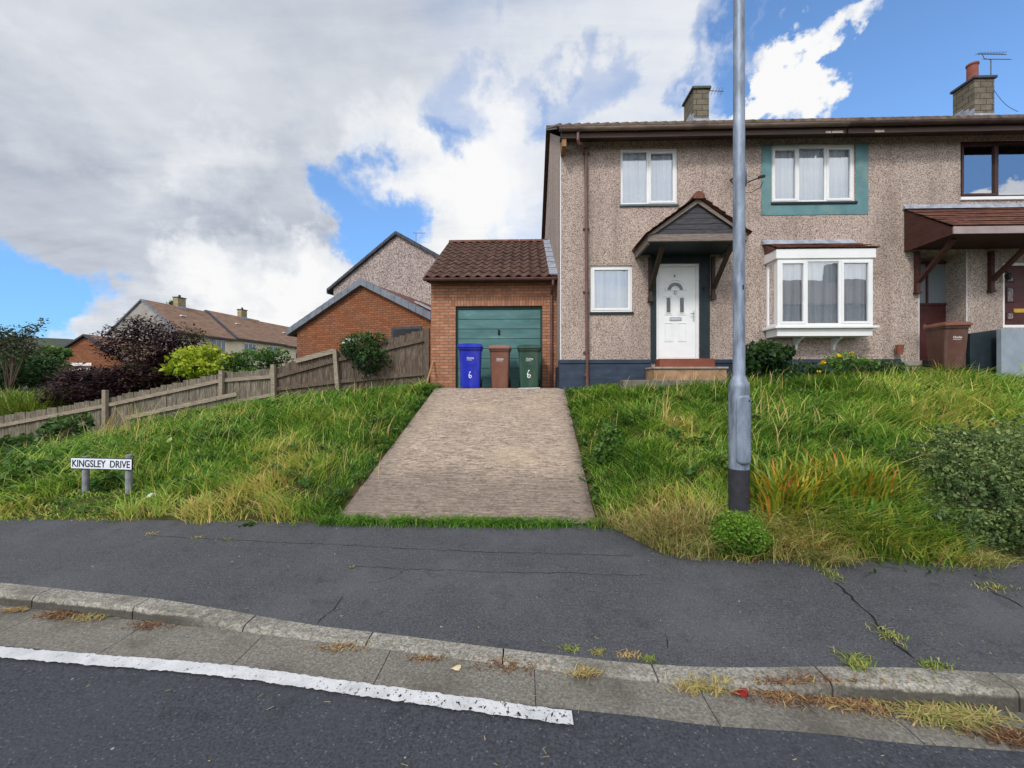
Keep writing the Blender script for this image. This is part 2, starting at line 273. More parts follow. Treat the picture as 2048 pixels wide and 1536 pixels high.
# ------------------------------------------------------------------ mesh building
WL = {}
def tag(o, label=None, cat=None, group=None, kind=None):
    if label: o['label'] = label
    if cat: o['category'] = cat
    if group: o['group'] = group
    if kind: o['kind'] = kind
    return o
def thing(name, label, cat, loc=(0, 0, 0), group=None, rz=0.0):
    o = bpy.data.objects.new(name, None); COL.objects.link(o); o.location = loc; o.rotation_euler = (0, 0, rz); o.empty_display_size = 0.2
    WL[o.name] = Vector(loc) if rz == 0.0 else Vector((0, 0, 0))
    return tag(o, label, cat, group)
class MB:
    def __init__(s): s.v = []; s.f = []
    def add(s, vs, fs):
        k = len(s.v); s.v += [tuple(p) for p in vs]; s.f += [tuple(i + k for i in f) for f in fs]; return s
    def box(s, x0, x1, y0, y1, z0, z1):
        return s.add([(x0, y0, z0), (x1, y0, z0), (x1, y1, z0), (x0, y1, z0), (x0, y0, z1), (x1, y0, z1), (x1, y1, z1), (x0, y1, z1)],
                     [(0, 3, 2, 1), (4, 5, 6, 7), (0, 1, 5, 4), (1, 2, 6, 5), (2, 3, 7, 6), (3, 0, 4, 7)])
    def bar(s, a, b, w, h, up=(0, 0, 1)):
        a, b = Vector(a), Vector(b); d = (b - a).normalized(); sd_ = d.cross(Vector(up)).normalized(); u = sd_.cross(d)
        q = []
        for p in (a, b):
            q += [p - sd_ * w / 2 - u * h / 2, p + sd_ * w / 2 - u * h / 2, p + sd_ * w / 2 + u * h / 2, p - sd_ * w / 2 + u * h / 2]
        return s.add(q, [(0, 1, 2, 3), (7, 6, 5, 4), (0, 4, 5, 1), (1, 5, 6, 2), (2, 6, 7, 3), (3, 7, 4, 0)])
    def tube(s, pts, r, n=8, caps=True):
        pts = [Vector(p) for p in pts]; rs = r if isinstance(r, (list, tuple)) else [r] * len(pts); k = len(s.v); fs = []
        ref = Vector((0.31, 0.2, 0.93)); vs = []
        for i, p in enumerate(pts):
            d = (pts[min(i + 1, len(pts) - 1)] - pts[max(i - 1, 0)]).normalized()
            if abs(d.dot(ref)) > 0.98: ref = Vector((1, 0.1, 0))
            a = d.cross(ref).normalized(); b = d.cross(a)
            vs += [p + (a * math.cos(2 * math.pi * j / n) + b * math.sin(2 * math.pi * j / n)) * rs[i] for j in range(n)]
        for i in range(len(pts) - 1):
            for j in range(n):
                fs.append((i * n + j, i * n + (j + 1) % n, (i + 1) * n + (j + 1) % n, (i + 1) * n + j))
        if caps: fs += [tuple(range(n - 1, -1, -1)), tuple(range((len(pts) - 1) * n, len(pts) * n))]
        return s.add(vs, fs)
    def prism(s, poly, a0, a1, axis='y'):
        n = len(poly)
        mk = {'y': lambda p, a: (p[0], a, p[1]), 'x': lambda p, a: (a, p[0], p[1]), 'z': lambda p, a: (p[0], p[1], a)}[axis]
        vs = [mk(p, a0) for p in poly] + [mk(p, a1) for p in poly]
        fs = [tuple(range(n)), tuple(range(2 * n - 1, n - 1, -1))] + [(i, i + n, (i + 1) % n + n, (i + 1) % n) for i in range(n)]
        return s.add(vs, fs)
    def lathe(s, prof, cx, cy, n=20, ax=None):
        vs = []; fs = []
        for r, z in prof: vs += [(cx + r * math.cos(2 * math.pi * j / n), cy + r * math.sin(2 * math.pi * j / n), z) for j in range(n)]
        for i in range(len(prof) - 1):
            for j in range(n): fs.append((i * n + j, i * n + (j + 1) % n, (i + 1) * n + (j + 1) % n, (i + 1) * n + j))
        fs += [tuple(range(n - 1, -1, -1)), tuple(range((len(prof) - 1) * n, len(prof) * n))]
        return s.add(vs, fs)
    def quad(s, a, b, c, d): return s.add([a, b, c, d], [(0, 1, 2, 3)])
    def frame(s, x0, x1, z0, z1, w, y0, y1):
        s.box(x0, x1, y0, y1, z0, z0 + w); s.box(x0, x1, y0, y1, z1 - w, z1)
        s.box(x0, x0 + w, y0, y1, z0 + w, z1 - w); return s.box(x1 - w, x1, y0, y1, z0 + w, z1 - w)
    def wall(s, x0, x1, z0, z1, y, holes, rev):
        xs = sorted({x0, x1, *[h[0] for h in holes], *[h[1] for h in holes]}); zs = sorted({z0, z1, *[h[2] for h in holes], *[h[3] for h in holes]})
        for i in range(len(xs) - 1):
            for j in range(len(zs) - 1):
                cx, cz = (xs[i] + xs[i + 1]) / 2, (zs[j] + zs[j + 1]) / 2
                if any(h[0] < cx < h[1] and h[2] < cz < h[3] for h in holes): continue
                s.quad((xs[i], y, zs[j]), (xs[i + 1], y, zs[j]), (xs[i + 1], y, zs[j + 1]), (xs[i], y, zs[j + 1]))
        for a, b, c, d, *r in holes:
            q = y + (r[0] if r else rev)
            s.quad((a, y, c), (a, q, c), (b, q, c), (b, y, c)); s.quad((a, y, d), (b, y, d), (b, q, d), (a, q, d))
            s.quad((a, y, c), (a, y, d), (a, q, d), (a, q, c)); s.quad((b, y, c), (b, q, c), (b, q, d), (b, y, d))
        return s
    def build(s, name, mat, parent=None, smooth=False, bevel=0.0, seg=2, loc=None):
        off = Vector(loc) if loc is not None else (WL.get(parent.name, Vector((0, 0, 0))) if parent is not None else Vector((0, 0, 0)))
        me = bpy.data.meshes.new(name); me.from_pydata([(x - off.x, y - off.y, z - off.z) for x, y, z in s.v], [], s.f)
        me.materials.append(mat)
        if smooth:
            me.polygons.foreach_set('use_smooth', [True] * len(me.polygons))
        o = bpy.data.objects.new(name, me); COL.objects.link(o)
        if loc is not None: o.location = loc
        if parent is not None: o.parent = parent
        WL[o.name] = off
        if bevel:
            b = o.modifiers.new('bevel', 'BEVEL'); b.width = bevel; b.segments = seg; b.limit_method = 'ANGLE'; b.angle_limit = R(40)
        return o
def big_mesh(name, verts, quads, tris, hue, mat, parent=None, loc=(0, 0, 0), smooth=False):
    """numpy arrays -> mesh with a per-vertex 'hue' number (colour variation, partly lighter towards the top)"""
    loc = np.array(loc, dtype=np.float32)
    if parent is not None: loc = np.array(WL[parent.name], dtype=np.float32)
    me = bpy.data.meshes.new(name); nv = len(verts); me.vertices.add(nv); me.vertices.foreach_set('co', (verts - loc).astype(np.float32).ravel())
    nq, nt_ = len(quads), len(tris); me.loops.add(nq * 4 + nt_ * 3); me.polygons.add(nq + nt_)
    idx = np.concatenate([quads.ravel() if nq else np.zeros(0, int), tris.ravel() if nt_ else np.zeros(0, int)]).astype(np.int32)
    me.loops.foreach_set('vertex_index', idx)
    st = np.concatenate([np.arange(nq) * 4, nq * 4 + np.arange(nt_) * 3]).astype(np.int32)
    me.polygons.foreach_set('loop_start', st)
    me.update(calc_edges=True); me.materials.append(mat)
    at = me.attributes.new('hue', 'FLOAT', 'POINT'); at.data.foreach_set('value', hue.astype(np.float32))
    if smooth: me.polygons.foreach_set('use_smooth', np.ones(nq + nt_, dtype=bool))
    o = bpy.data.objects.new(name, me); COL.objects.link(o)
    if parent is not None: o.parent = parent
    else: o.location = loc.tolist()
    WL[o.name] = Vector(loc.tolist())
    return o
def text_obj(txt, name, mat, parent, center, height, width=None, extrude=0.002, rot=(90, 0, 0), yaw=0.0):
    cu = bpy.data.curves.new('text', 'FONT'); cu.body = txt; cu.size = 1.0; cu.align_x = 'CENTER'; cu.align_y = 'CENTER'; cu.extrude = 0.01; cu.offset = 0.012
    t = bpy.data.objects.new('text', cu); COL.objects.link(t); dg = bpy.context.evaluated_depsgraph_get()
    me = bpy.data.meshes.new_from_object(t.evaluated_get(dg)); bpy.data.objects.remove(t)
    co = np.empty(len(me.vertices) * 3, dtype=np.float32); me.vertices.foreach_get('co', co); co = co.reshape(-1, 3)
    lo, hi = co.min(0), co.max(0); co -= (lo + hi) / 2
    sy = height / (hi[1] - lo[1]); sx = sy if width is None else width / (hi[0] - lo[0])
    co *= np.array([sx, sy, extrude / 0.01]); Mr = np.array(Matrix.Rotation(yaw, 3, 'Z') @ Matrix.Rotation(R(rot[1]), 3, 'Y') @ Matrix.Rotation(R(rot[0]), 3, 'X'))
    co = co @ Mr.T + np.array(Vector(center) - WL.get(parent.name, Vector((0, 0, 0))))
    me.vertices.foreach_set('co', co.astype(np.float32).ravel()); me.update(); me.materials.clear(); me.materials.append(mat)
    o = bpy.data.objects.new(name, me); COL.objects.link(o); o.parent = parent
    return o

# value noise in numpy
_perm = rng.random((256, 256))
def vnoise(x, y):
    xi = np.floor(x).astype(int); yi = np.floor(y).astype(int); fx = x - xi; fy = y - yi
    fx = fx * fx * (3 - 2 * fx); fy = fy * fy * (3 - 2 * fy); g = lambda a, b: _perm[a % 256, b % 256]
    return (g(xi, yi) * (1 - fx) + g(xi + 1, yi) * fx) * (1 - fy) + (g(xi, yi + 1) * (1 - fx) + g(xi + 1, yi + 1) * fx) * fy
def fbm(x, y, o=4):
    s = 0; a = 0.5; t = 0
    for i in range(o): s = s + a * vnoise(x * 2 ** i + 17.3 * i, y * 2 ** i + 5.1 * i); t += a; a *= 0.5
    return s / t

# ------------------------------------------------------------------ lie of the land
H = 9.3                                    # front wall of the house
def spl(xs, ys): xs = np.array(xs, float); ys = np.array(ys, float); return lambda x: np.interp(x, xs, ys)
def smoothed(f, w=0.5):
    return lambda x: sum(f(np.asarray(x, float) + d * w) for d in (-1, -.5, 0, .5, 1)) / 5
Yk = smoothed(spl([-60, -20, -8, -4.05, -3.04, -2.11, -.8, .34, 1.63, 2.5, 8, 40], [14, 6.0, 3.80, 3.23, 3.10, 2.97, 2.78, 2.59, 2.45, 2.385, 2.15, 2.3]), 0.4)     # back of kerb
Yb = spl([-60, -20, -8, -5.97, -4.55, -2.03, .95, 1.30, 1.75, 2.82, 4.27, 12, 40], [17, 8.5, 5.0, 4.55, 4.59, 4.55, 4.6, 3.85, 3.72, 3.72, 3.72, 3.5, 3.8])   # back of pavement
upst = smoothed(spl([-60, -2.7, -1.5, 1.0, 2.0, 40], [.96, .96, 0.15, 0.12, 1.22, 1.22]), 0.3)
def zk(x): return -0.165 + 0.095 * upst(x)     # top of kerb
ZR = -0.165
zh = smoothed(spl([-60, -20, -13.8, -10.9, -7.83, -6.44, -4.47, -2.2, .9, 2.2, 4, 6, 8.5, 10.5, 40], [-.6, -.45, -.30, -.08, .72, .97, 1.2, 1.40, 1.42, 1.50, 1.53, 1.62, 1.72, 1.78, 2.0]), 0.3)
DX0_, DX1_ = -2.02, 0.90
def ground_z(x, y):
    x = np.asarray(x, float); y = np.asarray(y, float); yb = Yb(x)
    s = np.clip((y - yb) / (9.3 - yb), 0, 1); s2 = s + np.clip((x - 1.0) / 1.0, 0, 1) * (0.25 * s + 0.75 * (1 - (1 - s) ** 1.8) - s)
    z = zh(x) * s2
    z = z - .035 * ((x > DX0_ - .04) & (x < DX1_ - .04) & (y < 10.7))
    lump = (fbm(x * 0.9, y * 0.9, 3) - 0.5) * 0.10 * np.clip(s * 4, 0, 1) * np.clip((np.abs(x + 0.55) - 1.6) * 2, 0, 1) * (y < 9.2)
    z = z + lump
    back = np.clip((y - 10.8) / 14, 0, 1); back = back * back * (3 - 2 * back)
    zb = 0.9 + np.clip((y - 60) / 400, 0, 1) * 4
    z = np.where(y > 10.8, z * (1 - back) + zb * back, z)
    return np.where(y < yb, np.maximum(-0.03 - (yb - y) * 0.35, -0.7), z)
gz = lambda x, y: float(ground_z(x, y))

def sheet(name, us, rows, fn, mat, kind='structure', flip=False):
    mb = MB(); n = len(us)
    for r in rows:
        for u in us: mb.v.append(fn(u, r))
    for i in range(len(rows) - 1):
        for j in range(n - 1): mb.f.append((i * n + j, i * n + j + 1, (i + 1) * n + j + 1, (i + 1) * n + j))
    o = mb.build(name, mat, smooth=True); o['kind'] = kind; return o

def M_ground():
    m, nt, b = base_mat('soil_and_turf', 0.95, 0.1); v = coords(nt)
    n = noise(nt, v, 3.5, 8, 0.65); n2 = noise(nt, v, 0.5, 4, 0.5)
    col = ramp(nt, n, [(0.3, c_(46, 44, 28)), (0.5, c_(66, 74, 34)), (0.7, c_(92, 94, 50))])
    L(nt, mixc(nt, smooth(nt, n2, 0.4, 0.7), col, c_(80, 70, 46)), b.inputs['Base Color']); bump(nt, b, noise(nt, v, 25, 6, 0.6), 0.8, 0.02)
    return m
xs = np.concatenate([np.linspace(-400, -30, 20), np.linspace(-29, -14.5, 20), np.linspace(-14, .5, 60), np.linspace(.6, 1.6, 22), np.linspace(1.75, 13, 48), np.linspace(14, 40, 14), np.linspace(60, 400, 12)])
ys = np.concatenate([np.linspace(-200, 0, 10), np.linspace(0.5, 3.2, 8), np.linspace(3.4, 11.2, 64), np.linspace(11.6, 40, 26), np.linspace(45, 800, 20)])
X_, Y_ = np.meshgrid(xs, ys); Zg = ground_z(X_, Y_)
mb = MB(); nx = len(xs); mb.v = list(zip(X_.ravel().tolist(), Y_.ravel().tolist(), Zg.ravel().tolist()))
mb.f = [(i * nx + j, i * nx + j + 1, (i + 1) * nx + j + 1, (i + 1) * nx + j) for i in range(len(ys) - 1) for j in range(nx - 1)]
mb.build('ground', M_ground(), smooth=True)['kind'] = 'structure'

def M_asphalt(name, lo, hi, speck, sc, warm, crackle=0.0, speck_amt=0.5):
    m, nt, b = base_mat(name, 0.85, 0.3); v = coords(nt)
    n = noise(nt, v, sc, 6, 0.75); big = noise(nt, v, 1.1, 7, 0.62); col = ramp(nt, n, [(0.32, lo), (0.68, hi)])
    col = mixc(nt, smooth(nt, big, 0.42, 0.70, 0, 0.55), col, warm)
    mid = noise(nt, v, 5, 5, 0.7); col = mixc(nt, smooth(nt, mid, 0.52, 0.75, 0, 0.35), col, tuple(x * 0.62 for x in lo))
    vo = nn(nt, 'ShaderNodeTexVoronoi', i_Scale=sc * 0.9); L(nt, v, vo.inputs['Vector'])
    sepc = nn(nt, 'ShaderNodeSeparateColor'); L(nt, vo.outputs['Color'], sepc.inputs[0])
    sp = val(nt, 'MULTIPLY', smooth(nt, sepc.outputs[0], 0.80, 0.95), smooth(nt, vo.outputs['Distance'], 0.42, 0.22))
    col = mixc(nt, val(nt, 'MULTIPLY', sp, speck_amt), col, speck)
    vo2 = nn(nt, 'ShaderNodeTexVoronoi', i_Scale=9.0); L(nt, v, vo2.inputs['Vector'])
    s2 = nn(nt, 'ShaderNodeSeparateColor'); L(nt, vo2.outputs['Color'], s2.inputs[0])
    sp2 = val(nt, 'MULTIPLY', smooth(nt, s2.outputs[1], 0.86, 0.9), smooth(nt, vo2.outputs['Distance'], 0.085, 0.06))
    col = mixc(nt, val(nt, 'MULTIPLY', sp2, 0.7), col, c_(170, 170, 172))
    L(nt, col, b.inputs['Base Color']); bump(nt, b, noise(nt, v, sc, 6, 0.7), 0.9, 0.006)
    return m
ASPH = M_asphalt('road_asphalt', c_(30, 32, 37), c_(84, 87, 94), c_(150, 150, 156), 70, c_(70, 73, 79), speck_amt=0.32)
PAVE = M_asphalt('pavement_asphalt', c_(38, 39, 43), c_(98, 99, 103), c_(164, 164, 166), 75, c_(94, 95, 99), speck_amt=0.22)
def M_kerb():
    m, nt, b = base_mat('kerb_concrete', 0.9, 0.15); v = coords(nt)
    vo = nn(nt, 'ShaderNodeTexVoronoi', i_Scale=95.0); L(nt, v, vo.inputs['Vector']); sc_ = nn(nt, 'ShaderNodeSeparateColor'); L(nt, vo.outputs['Color'], sc_.inputs[0])
    f = val(nt, 'ADD', val(nt, 'MULTIPLY', sc_.outputs[0], .26), val(nt, 'MULTIPLY', noise(nt, v, 26, 8, .75), .78))
    col = ramp(nt, f, [(0.25, c_(86, 84, 78)), (0.45, c_(132, 128, 119)), (0.62, c_(164, 160, 150)), (0.85, c_(202, 198, 188))])
    col = mixc(nt, smooth(nt, noise(nt, v, 2.2, 6, .65), .46, .72, 0, .7), col, c_(98, 95, 86))
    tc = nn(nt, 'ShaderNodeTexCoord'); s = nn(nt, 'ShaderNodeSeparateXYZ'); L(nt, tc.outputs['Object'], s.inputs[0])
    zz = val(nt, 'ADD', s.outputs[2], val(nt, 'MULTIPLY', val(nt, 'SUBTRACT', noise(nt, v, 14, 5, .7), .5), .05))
    shade_grime = val(nt, 'MULTIPLY', smooth(nt, zz, -.078, -.098), smooth(nt, s.outputs[0], -.4, .4, 0, 1))  # kerb face shade painted into the colour, together with road grime
    shade_grime_l = val(nt, 'MULTIPLY', smooth(nt, zz, -.098, -.112), smooth(nt, s.outputs[0], -1.9, -2.5, 0, 1))
    shade_grime = val(nt, 'MULTIPLY', val(nt, 'MAXIMUM', val(nt, 'MULTIPLY', shade_grime, smooth(nt, s.outputs[0], 1.2, 1.9)), shade_grime_l), .85)
    L(nt, mixc(nt, shade_grime, col, c_(74, 71, 66)), b.inputs['Base Color']); bump(nt, b, f, 1.0, .012)
    return m
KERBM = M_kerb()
CHANM = M_noise('channel_concrete', [(0.25, c_(88, 86, 80)), (0.5, c_(126, 122, 114)), (0.8, c_(166, 161, 150))], 60, 8, 0.9, 0.15, bs=1.0, bd=0.008, dirt=(c_(84, 80, 73), 2.2, (1, 1, 1), 0.7))
def M_drive():
    m, nt, b = base_mat('brushed_concrete', 0.9, 0.15); v = coords(nt, (4.5, 58, 5)); w = coords(nt)
    st = noise(nt, v, 1.0, 6, 0.65, 0.5); fine = noise(nt, coords(nt, (1, 1.7, 1)), 17, 8, 0.78, 0.8); big = noise(nt, w, 0.8, 5, 0.6)
    f = val(nt, 'ADD', val(nt, 'MULTIPLY', st, 0.44), val(nt, 'MULTIPLY', fine, 0.58))
    col = ramp(nt, f, [(0.36, c_(72, 65, 60)), (0.45, c_(122, 109, 98)), (0.53, c_(174, 156, 139)), (0.64, c_(210, 192, 174))])
    col = mixc(nt, smooth(nt, big, 0.48, 0.70, 0, 0.35), col, c_(196, 174, 148))
    tc = nn(nt, 'ShaderNodeTexCoord'); s = nn(nt, 'ShaderNodeSeparateXYZ'); L(nt, tc.outputs['Object'], s.inputs[0])
    wob = val(nt, 'ADD', s.outputs[1], val(nt, 'MULTIPLY', big, 1.6))
    low = val(nt, 'MULTIPLY', smooth(nt, wob, 6.7, 5.9), 0.48)
    col = mixc(nt, low, col, c_(92, 82, 78)); 
    col = mixc(nt, smooth(nt, noise(nt, w, 2.1, 6, .7, .6), .54, .74, 0, .45), col, c_(112, 103, 95))
    dx = val(nt, 'ABSOLUTE', val(nt, 'ADD', s.outputs[0], 0.56)); wear = val(nt, 'MULTIPLY', smooth(nt, val(nt, 'ADD', dx, val(nt, 'MULTIPLY', big, 0.5)), 1.35, 1.7), 0.35)
    col = mixc(nt, wear, col, c_(104, 96, 92))
    L(nt, col, b.inputs['Base Color']); bump(nt, b, f, 1.0, 0.02)
    return m
DRIVE = M_drive()
DX0, DX1 = -2.02, 0.90
def drive_z(y):
    a = 0.012 + (1.42 - 0.0) * (y - 4.62) / (9.3 - 4.62)
    return np.where(y < 9.1, a, np.where(y > 9.5, 1.43, a * (9.5 - y) / .4 + 1.43 * (y - 9.1) / .4)) + 0.02
def drv(u, r):
    e = 0.05 * (fbm(np.array(r * 3.0), np.array(3.3), 3) - .5)
    k_ = max(0, (9.3 - r) / 4.7); xa, xb = DX0 - .105 * k_, DX1 - .10 * k_; x = xa + (xb - xa) * u + (e if u in (0.0, 1.0) else 0) 
    return (float(x), r, float(drive_z(r)) - (0.06 if u in (0.0, 1.0) else 0))
sheet('driveway', [0.0, 0.004] + list(np.linspace(0.05, 0.95, 12)) + [0.996, 1.0], list(np.linspace(4.58, 10.62, 60)), drv, DRIVE)

xs_p = list(np.concatenate([np.linspace(-60, -9, 30), np.linspace(-8.6, 9, 150), np.linspace(10, 40, 20)]))
def pav(x, t):
    y0 = float(Yk(x)) + 0.0; y1 = float(Yb(x)) + 0.22; y = y0 + (y1 - y0) * t; z0 = float(zk(x)) - 0.004
    z = z0 + (0.004 - z0) * min(1, t * 1.05) + 0.014 * (float(fbm(np.array(x * 1.3), np.array(y * 1.3), 3)) - 0.5) * math.sin(math.pi * min(t, 1))
    return (x, y, z)
sheet('pavement', xs_p, list(np.linspace(0, 1, 26)), pav, PAVE)
def pav_z(x, y):
    y0 = float(Yk(x)); y1 = float(Yb(x)) + 0.22; return pav(x, (y - y0) / (y1 - y0))[2]
KW = 0.14
def road(x, t): y = float(Yk(x)) - KW + 0.02 - t; return (x, y, ZR - 0.006 + 0.015 * min(t, 3))
sheet('road', xs_p, [0, .3, .6, 1, 1.5, 2, 3, 4, 5, 6, 7, 8], road, ASPH)
# kerb: stones with open joints, dropped in front of the drive
mb = MB(); x = -30.0; k = 0
while x < 20:
    x1 = x + 0.905
    pr = []
    for q in np.linspace(x + 0.006, x1 - 0.004, 5):
        yk = float(Yk(q)); zt = float(zk(q)) + 0.002 * random.uniform(-1, 1); lip = 0.035 if upst(q) < 0.5 else 0.018
        pr.append([(q, yk, ZR - 0.1), (q, yk, zt), (q, yk - KW + lip, zt - 0.002), (q, yk - KW + 0.006, zt - 0.014), (q, yk - KW, max(zt - 0.03, ZR)), (q, yk - KW - 0.004, ZR - 0.1)])
    vs = [p for r_ in pr for p in r_]; fs = []
    for i in range(4):
        for j in range(5): fs.append((i * 6 + j, i * 6 + j + 1, (i + 1) * 6 + j + 1, (i + 1) * 6 + j))
    fs += [tuple(range(5, -1, -1)), tuple(range(24, 30))]
    mb.add(vs, fs); x = x1; k += 1
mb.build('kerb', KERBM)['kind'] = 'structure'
# concrete channel slabs along the kerb
mb = MB(); x = -30.3
while x < 20:
    x1 = x + 0.92; qs = np.linspace(x + 0.0025, x1 - 0.0025, 6); vs = []; fs = []
    for q in qs:
        y0 = float(Yk(q)) - KW - 0.003; wv = float(np.interp(q, [-4, -1.8, .3, 2.3], [.40, .35, .27, .24])) + 0.02 * (float(fbm(np.array(q * 2.1), np.array(1.7), 3)) - 0.5) * 2
        vs += [(q, y0, ZR + 0.004), (q, y0 - wv / 2, ZR + 0.0005), (q, y0 - wv, ZR + 0.005), (q, y0 - wv - 0.004, ZR - 0.03)]
    for i in range(5):
        for j in range(3): fs.append((i * 4 + j, i * 4 + j + 1, (i + 1) * 4 + j + 1, (i + 1) * 4 + j))
    mb.add(vs, fs); x = x1
mb.build('gutter_channel', CHANM)['kind'] = 'structure'
# worn white line
def M_line():
    m, nt, b = base_mat('worn_road_paint', 0.7, 0.3); v = coords(nt)
    col = ramp(nt, noise(nt, v, 9, 6, 0.6), [(0.3, (0.46, 0.47, 0.48)), (0.7, (0.66, 0.66, 0.67))])
    L(nt, mixc(nt, smooth(nt, noise(nt, v, 60, 4, 0.6), 0.58, 0.7, 0, 0.5), col, c_(110, 110, 112)), b.inputs['Base Color']); bump(nt, b, noise(nt, v, 70, 4, 0.6), 0.6, 0.004)
    tr = nn(nt, 'ShaderNodeBsdfTransparent'); mx = nn(nt, 'ShaderNodeMixShader')
    hole = noise(nt, coords(nt, (1.6, 1, 1)), 26, 6, 0.72)
    tc = nn(nt, 'ShaderNodeTexCoord'); s = nn(nt, 'ShaderNodeSeparateXYZ'); L(nt, tc.outputs['Object'], s.inputs[0])
    thr = smooth(nt, s.outputs[0], -2.2, 0.2, 0.63, 0.575)
    L(nt, smooth(nt, val(nt, 'SUBTRACT', hole, thr), -0.01, 0.01), mx.inputs[0]); L(nt, b.outputs[0], mx.inputs[1]); L(nt, tr.outputs[0], mx.inputs[2]); L(nt, mx.outputs[0], nt.nodes['Material Output'].inputs[0])
    return m
yl_ = smoothed(spl([-14, -6, -3.31, -1.81, -.457, .236, 1], [4.1, 2.86, 2.577, 2.466, 2.266, 2.169, 2.06]), .3)
def line(x, t):
    y = float(yl_(x)) - 0.092 * t + (0.009 * (float(fbm(np.array(x * 38), np.array(9.0 * t), 3)) - 0.5) * 2 if t in (0, 1) else 0)
    return (x, y, ZR + 0.0105 + 0.015 * 0.3)
sheet('road_marking', list(np.linspace(-14, 0.245, 1200)), [0, .12, .5, .88, 1], line, M_line())
# cracks in the pavement: thin dark strips of open joint
CRACK = M_noise('crack_dirt', [(0.3, c_(18, 18, 18)), (0.7, c_(36, 34, 32))], 20, 4, 0.95, bs=0)
def crack(name, pix, w):
    pts = []
    for (u, v) in pix:
        q = PZ(u, v, -0.04); z = pav_z(q.x, q.y); q = PZ(u, v, z); pts.append(q)
    mb = MB(); L_ = []
    for a, b in zip(pts[:-1], pts[1:]):
        n = max(2, int((b - a).length / 0.05))
        for i in range(n): L_.append(a.lerp(b, i / n))
    L_.append(pts[-1])
    vs = []
    for i, q in enumerate(L_):
        d = (L_[min(i + 1, len(L_) - 1)] - L_[max(i - 1, 0)]).normalized(); s_ = Vector((-d.y, d.x, 0)); ww = w * random.uniform(0.35, 1.2) * (0.25 if i in (0, len(L_) - 1) else 1)
        q = q + s_ * random.uniform(-1, 1) * 0.012; z = pav_z(q.x, q.y) + 0.004
        vs += [(q.x - s_.x * ww, q.y - s_.y * ww, z), (q.x + s_.x * ww, q.y + s_.y * ww, z)]
    mb.add(vs, [(2 * i, 2 * i + 1, 2 * i + 3, 2 * i + 2) for i in range(len(L_) - 1)])
    mb.build(name, CRACK)['kind'] = 'structure'
crack('pavement_crack', [(1668, 1164), (1700, 1192), (1735, 1225), (1757, 1252), (1790, 1290), (1830, 1320)], 0.008)
crack('pavement_crack', [(690, 1132), (760, 1138), (812, 1141), (960, 1146), (1120, 1148), (1300, 1152)], 0.003)
crack('pavement_crack', [(812, 1141), (795, 1155), (760, 1168), (735, 1170)], 0.003)
crack('pavement_crack', [(688, 1195), (665, 1225), (632, 1255)], 0.003)
crack('pavement_crack', [(300, 1072), (430, 1078), (560, 1085), (720, 1092), (930, 1104), (1100, 1108), (1270, 1111)], 0.003)
crack('pavement_crack', [(1980, 1180), (2048, 1215)], 0.006)
crack('pavement_crack', [(1332, 1272), (1334, 1305)], 0.003)

# ------------------------------------------------------------------ windows
def curtain_mesh(x0, x1, z0, z1, y, folds, amp=0.022):
    n = max(30, int((x1 - x0) * 70)); mb = MB(); rows = 8; ph = [random.uniform(0, 6) for _ in range(3)]
    for r_ in range(rows + 1):
        t = r_ / rows
        for i in range(n + 1):
            q = i / n; a = amp * (0.6 * math.sin(q * folds * 6.28 + ph[0] + 0.4 * math.sin(t * 2 + ph[1])) + 0.4 * math.sin(q * folds * 11.3 + ph[2] + t))
            mb.v.append((x0 + (x1 - x0) * q, y + a, z0 + (z1 - z0) * t))
    for r_ in range(rows):
        for i in range(n): mb.f.append((r_ * (n + 1) + i, r_ * (n + 1) + i + 1, (r_ + 1) * (n + 1) + i + 1, (r_ + 1) * (n + 1) + i))
    return mb
def window(parent, x0, x1, z0, z1, y, splits, opens, fm=UPVC, glass=GLASS, curt=True, sill=None, fw=0.055):
    """splits: relative x of mullions; opens: which lights carry an opening sash"""
    mb = MB(); d = 0.06; mb.frame(x0, x1, z0, z1, fw, y, y + d)
    xs_ = [x0 + fw * .5] + [x0 + (x1 - x0) * s for s in splits] + [x1 - fw * .5]
    for q in xs_[1:-1]: mb.box(q - fw / 2, q + fw / 2, y + 0.002, y + d - 0.002, z0 + fw, z1 - fw)
    w = mb.build('window', fm, parent, bevel=0.004)
    gl = MB()
    for i in range(len(xs_) - 1):
        a, b = xs_[i] + fw / 2, xs_[i + 1] - fw / 2
        if opens[i]:
            s = MB(); s.frame(a - 0.012, b + 0.012, z0 + fw - 0.012, z1 - fw + 0.012, 0.05, y - 0.014, y + 0.03); s.build('sash', fm, w, bevel=0.005)
        gl.quad((a, y + 0.022, z0 + fw), (b, y + 0.022, z0 + fw), (b, y + 0.022, z1 - fw), (a, y + 0.022, z1 - fw))
    gl.build('pane', glass, w)
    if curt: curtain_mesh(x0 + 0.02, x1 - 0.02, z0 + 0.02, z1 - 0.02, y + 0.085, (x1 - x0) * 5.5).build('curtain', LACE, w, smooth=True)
    if sill: MB().box(x0 - sill[1], x1 + sill[1], y - sill[2], y + 0.05, z0 - sill[3], z0 - 0.002).build('sill', sill[0], w, bevel=0.006)
    return w

